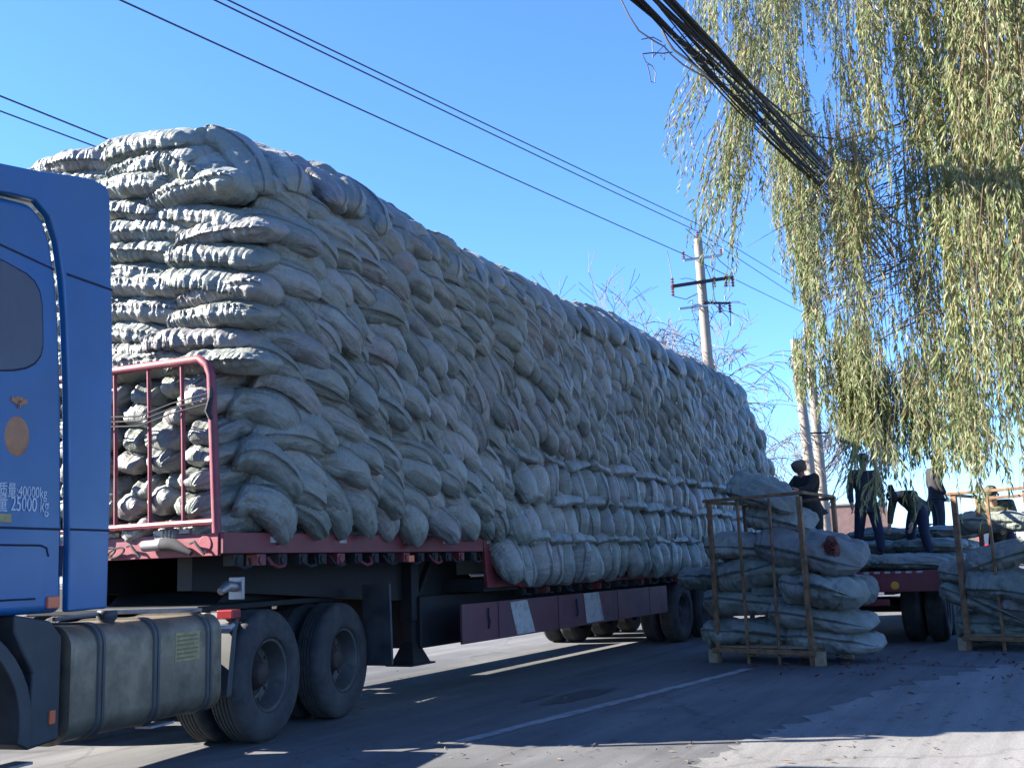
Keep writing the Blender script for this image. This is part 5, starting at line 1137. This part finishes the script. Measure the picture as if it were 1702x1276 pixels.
# thick bundle of roadside cables running into the willow
BN = thing('cable_bundle', 'thick sagging bundle of black overhead cables running into the willow', 'cable bundle', tuple(at(1100, 0, 2, 6.3)), world=True)
br2 = random.Random(31)
for k in range(18):
    grp = 0 if k < 8 else 1
    u0 = (1052+br2.uniform(0, 34)) if grp == 0 else (1090+br2.uniform(0, 26)); u1 = (1345+br2.uniform(-12, 10)) if grp == 0 else (1362+br2.uniform(-16, 14)); v1 = 262+br2.uniform(-14, 40) if grp else 285+br2.uniform(-25, 25)
    zz = 6.3+br2.uniform(-.17, .17)
    a = at(u0, 0, 2, zz); b = at(u1, v1, 2, zz); d = (b-a); A = a-d*.7; Bq = b+d*.9
    r = br2.choice((.008, .010, .013, .017, .021)); pts = []
    for i in range(41):
        f = i/40; p = A.lerp(Bq, f); ov = max(0, f-.68); p.z += ov*ov*(9 if k % 2 else 2)*(((k*7) % 11)/11-.45); p.z += .03*math.sin(f*9+k)*(1 if k % 3 else 2) - .35*4*(f-.27)*(f-.27)*0; p.y += .02*math.sin(f*13+k*2); pts.append(p)
    q = MB(); q.tube(pts, r, 6, False); q.build('cable', M['cable'], BN, smooth=True)
c0 = at(1215, 140, 2, 6.3)
for k in range(16):
    u = 1130+k*14; v = (u-1075)*.93+br2.uniform(-4, 4); p = at(u, v, 2, 6.3); q = MB()
    q.tube([p+Vector((0, math.cos(t)*.085, math.sin(t)*.085-.02)) for t in np.linspace(0, 6.28, 12)], .006, 4, False); q.build('lashing_wire', M['cable'], BN, smooth=True)
def loose(pts, r, nm='loose_wire'):
    q = MB(); q.tube([atd(u, v, 9.2) for u, v in pts], r, 5, False); q.build(nm, M['cable'], BN, smooth=True)
loose([(1032, 0), (1046, 28), (1062, 52), (1086, 68), (1104, 78), (1116, 92), (1135, 108), (1170, 128)], .008)
loose([(1066, 66), (1085, 62), (1100, 70)], .005); loose([(1084, 62), (1085, 96), (1086, 94), (1106, 74), (1104, 100), (1098, 92)], .005)
loose([(1068, 90), (1084, 88), (1102, 89), (1118, 87)], .006); loose([(1068, 92), (1074, 104), (1084, 110), (1090, 122), (1088, 138), (1082, 136), (1079, 120), (1076, 108), (1080, 107)], .005)
loose([(1100, 50), (1110, 70), (1120, 84), (1140, 98), (1165, 118), (1190, 140)], .012)
# pair of leaning poles beyond the trailer
for i, (u0, v0, u1, v1, d) in enumerate(((1321, 570, 1354, 852, 36), (1342, 550, 1370, 852, 38))):
    a = atd(u0, v0, d); b = atd(u1, v1, d); g = b+(b-a)*(b.z/(a.z-b.z)); g.z = 0; tp_ = a+(a-b)*.02
    t = thing('concrete_pole', ('left' if i == 0 else 'right')+' one of two pale leaning poles seen through the willow fronds', 'pole', tuple(g), world=True, group='pair of leaning poles')
    q = MB(); q.tube([g, g.lerp(tp_, .5), tp_], [.21, .17, .13], 12); q.build('pole', M['conc'], t, smooth=True)
    for v in (600, 720):
        if i == 0:
            c = atd(u0+(u1-u0)*(v-v0)/(v1-v0), v, d); q = MB(); q.obox(c-_R0*.1, c+_R0*.75, .05, .05); q.build('step_bracket', M['chassis'], t)

# ------------------------------------------------------------------ far background
wl = thing('brick_wall', 'low pinkish brick wall far beyond the trailers', 'wall', tuple(atd(1385, 900, 60)*1.0), world=True)
a = atd(1240, 800, 58); b = atd(1470, 800, 58)
q = MB(); q.obox((a.x, a.y, 1.9), (b.x, b.y, 1.9), .24, 3.8); q.build('wall_panel', M['brick'], wl)
q = MB(); q.obox((a.x, a.y, 3.84), (b.x, b.y, 3.84), .34, .08); q.build('coping', M['conc'], wl)
L0 = atd(1652, 870, 95)
LR = thing('red_lorry', 'small red lorry far away, glimpsed between the willow and the right cage', 'lorry', (L0.x, L0.y, 0), world=True)
x, y = L0.x, L0.y
MB().box(x-1, x+1.2, y-1.2, y+1.2, .7, 3.0).build('cab', M['redp'], LR, bevel=.12)
MB().box(x-1.02, x-.98, y-1.05, y+1.05, 1.8, 2.7).build('windscreen', M['glass'], LR)
MB().box(x+1.4, x+8, y-1.2, y+1.2, 1.1, 3.6).build('cargo_body', M['redp'], LR, bevel=.05)
for dx in (0, 5.5, 6.8):
    for sg in (-1, 1):
        q = MB(); q.lathe([(0, 0), (.3, 0), (.48, .03), (.5, .1), (.48, .28), (0, .3)], (x+dx, y+sg*1.22, .5), 'y', 16, -sg); q.build('wheel', M['rubber'], LR, smooth=True)
c = atd(188, 985, 26)
CR = thing('parked_car', 'pale blue parked car glimpsed under the deck behind the tractor cab', 'car', (c.x, c.y, 0), world=True)
x, y = c.x+1.9, c.y
MB().prism([(x-2.1, .35), (x-2.15, .75), (x-1.3, .92), (x-.7, 1.38), (x+.9, 1.42), (x+1.7, .98), (x+2.15, .9), (x+2.15, .35)], y, y+1.7).build('body', M['carp'], CR, bevel=.08)
MB().prism([(x-1.1, .95), (x-.65, 1.3), (x+.85, 1.34), (x+1.4, .98)], y-.006, y+.02).build('side_window', M['glass'], CR)
MB().box(x-2.17, x-2.05, y-.004, y+.3, .66, .78).build('tail_lamp', M['redlens'], CR)
for dx in (-1.3, 1.35):
    for sg, yy in ((1, y-.01), (-1, y+1.71)):
        q = MB(); q.lathe([(0, .02), (.2, .02), (.3, .0), (.32, .05), (.32, .2), (0, .22)], (x+dx, yy, .32), 'y', 18, sg); q.build('wheel', M['rubber'], CR, smooth=True)
# a far belt of bushes along the horizon
hb = MB(); hr = random.Random(9)
for k in range(2600):
    a = math.radians(hr.uniform(-30, 95)); d = hr.uniform(120, 170); p = Vector((d*math.cos(a), d*math.sin(a), hr.uniform(0, 1)**1.6*(3.2+1.6*math.sin(a*23)+1.2*math.sin(a*61))))
    s = hr.uniform(.3, .9); n_ = Vector((hr.gauss(0, 1), hr.gauss(0, 1), hr.gauss(0, 1))).normalized(); t1 = n_.orthogonal().normalized()*s; t2 = n_.cross(t1)
    hb.add([p-t1-t2*.6, p+t1*.7-t2, p+t1+t2*.8, p-t1*.8+t2], [(0, 1, 2, 3)])
tag(hb.build('far_bushes', M['baretwig']), 'distant line of bare brownish bushes along the horizon', 'bushes', kind='stuff')
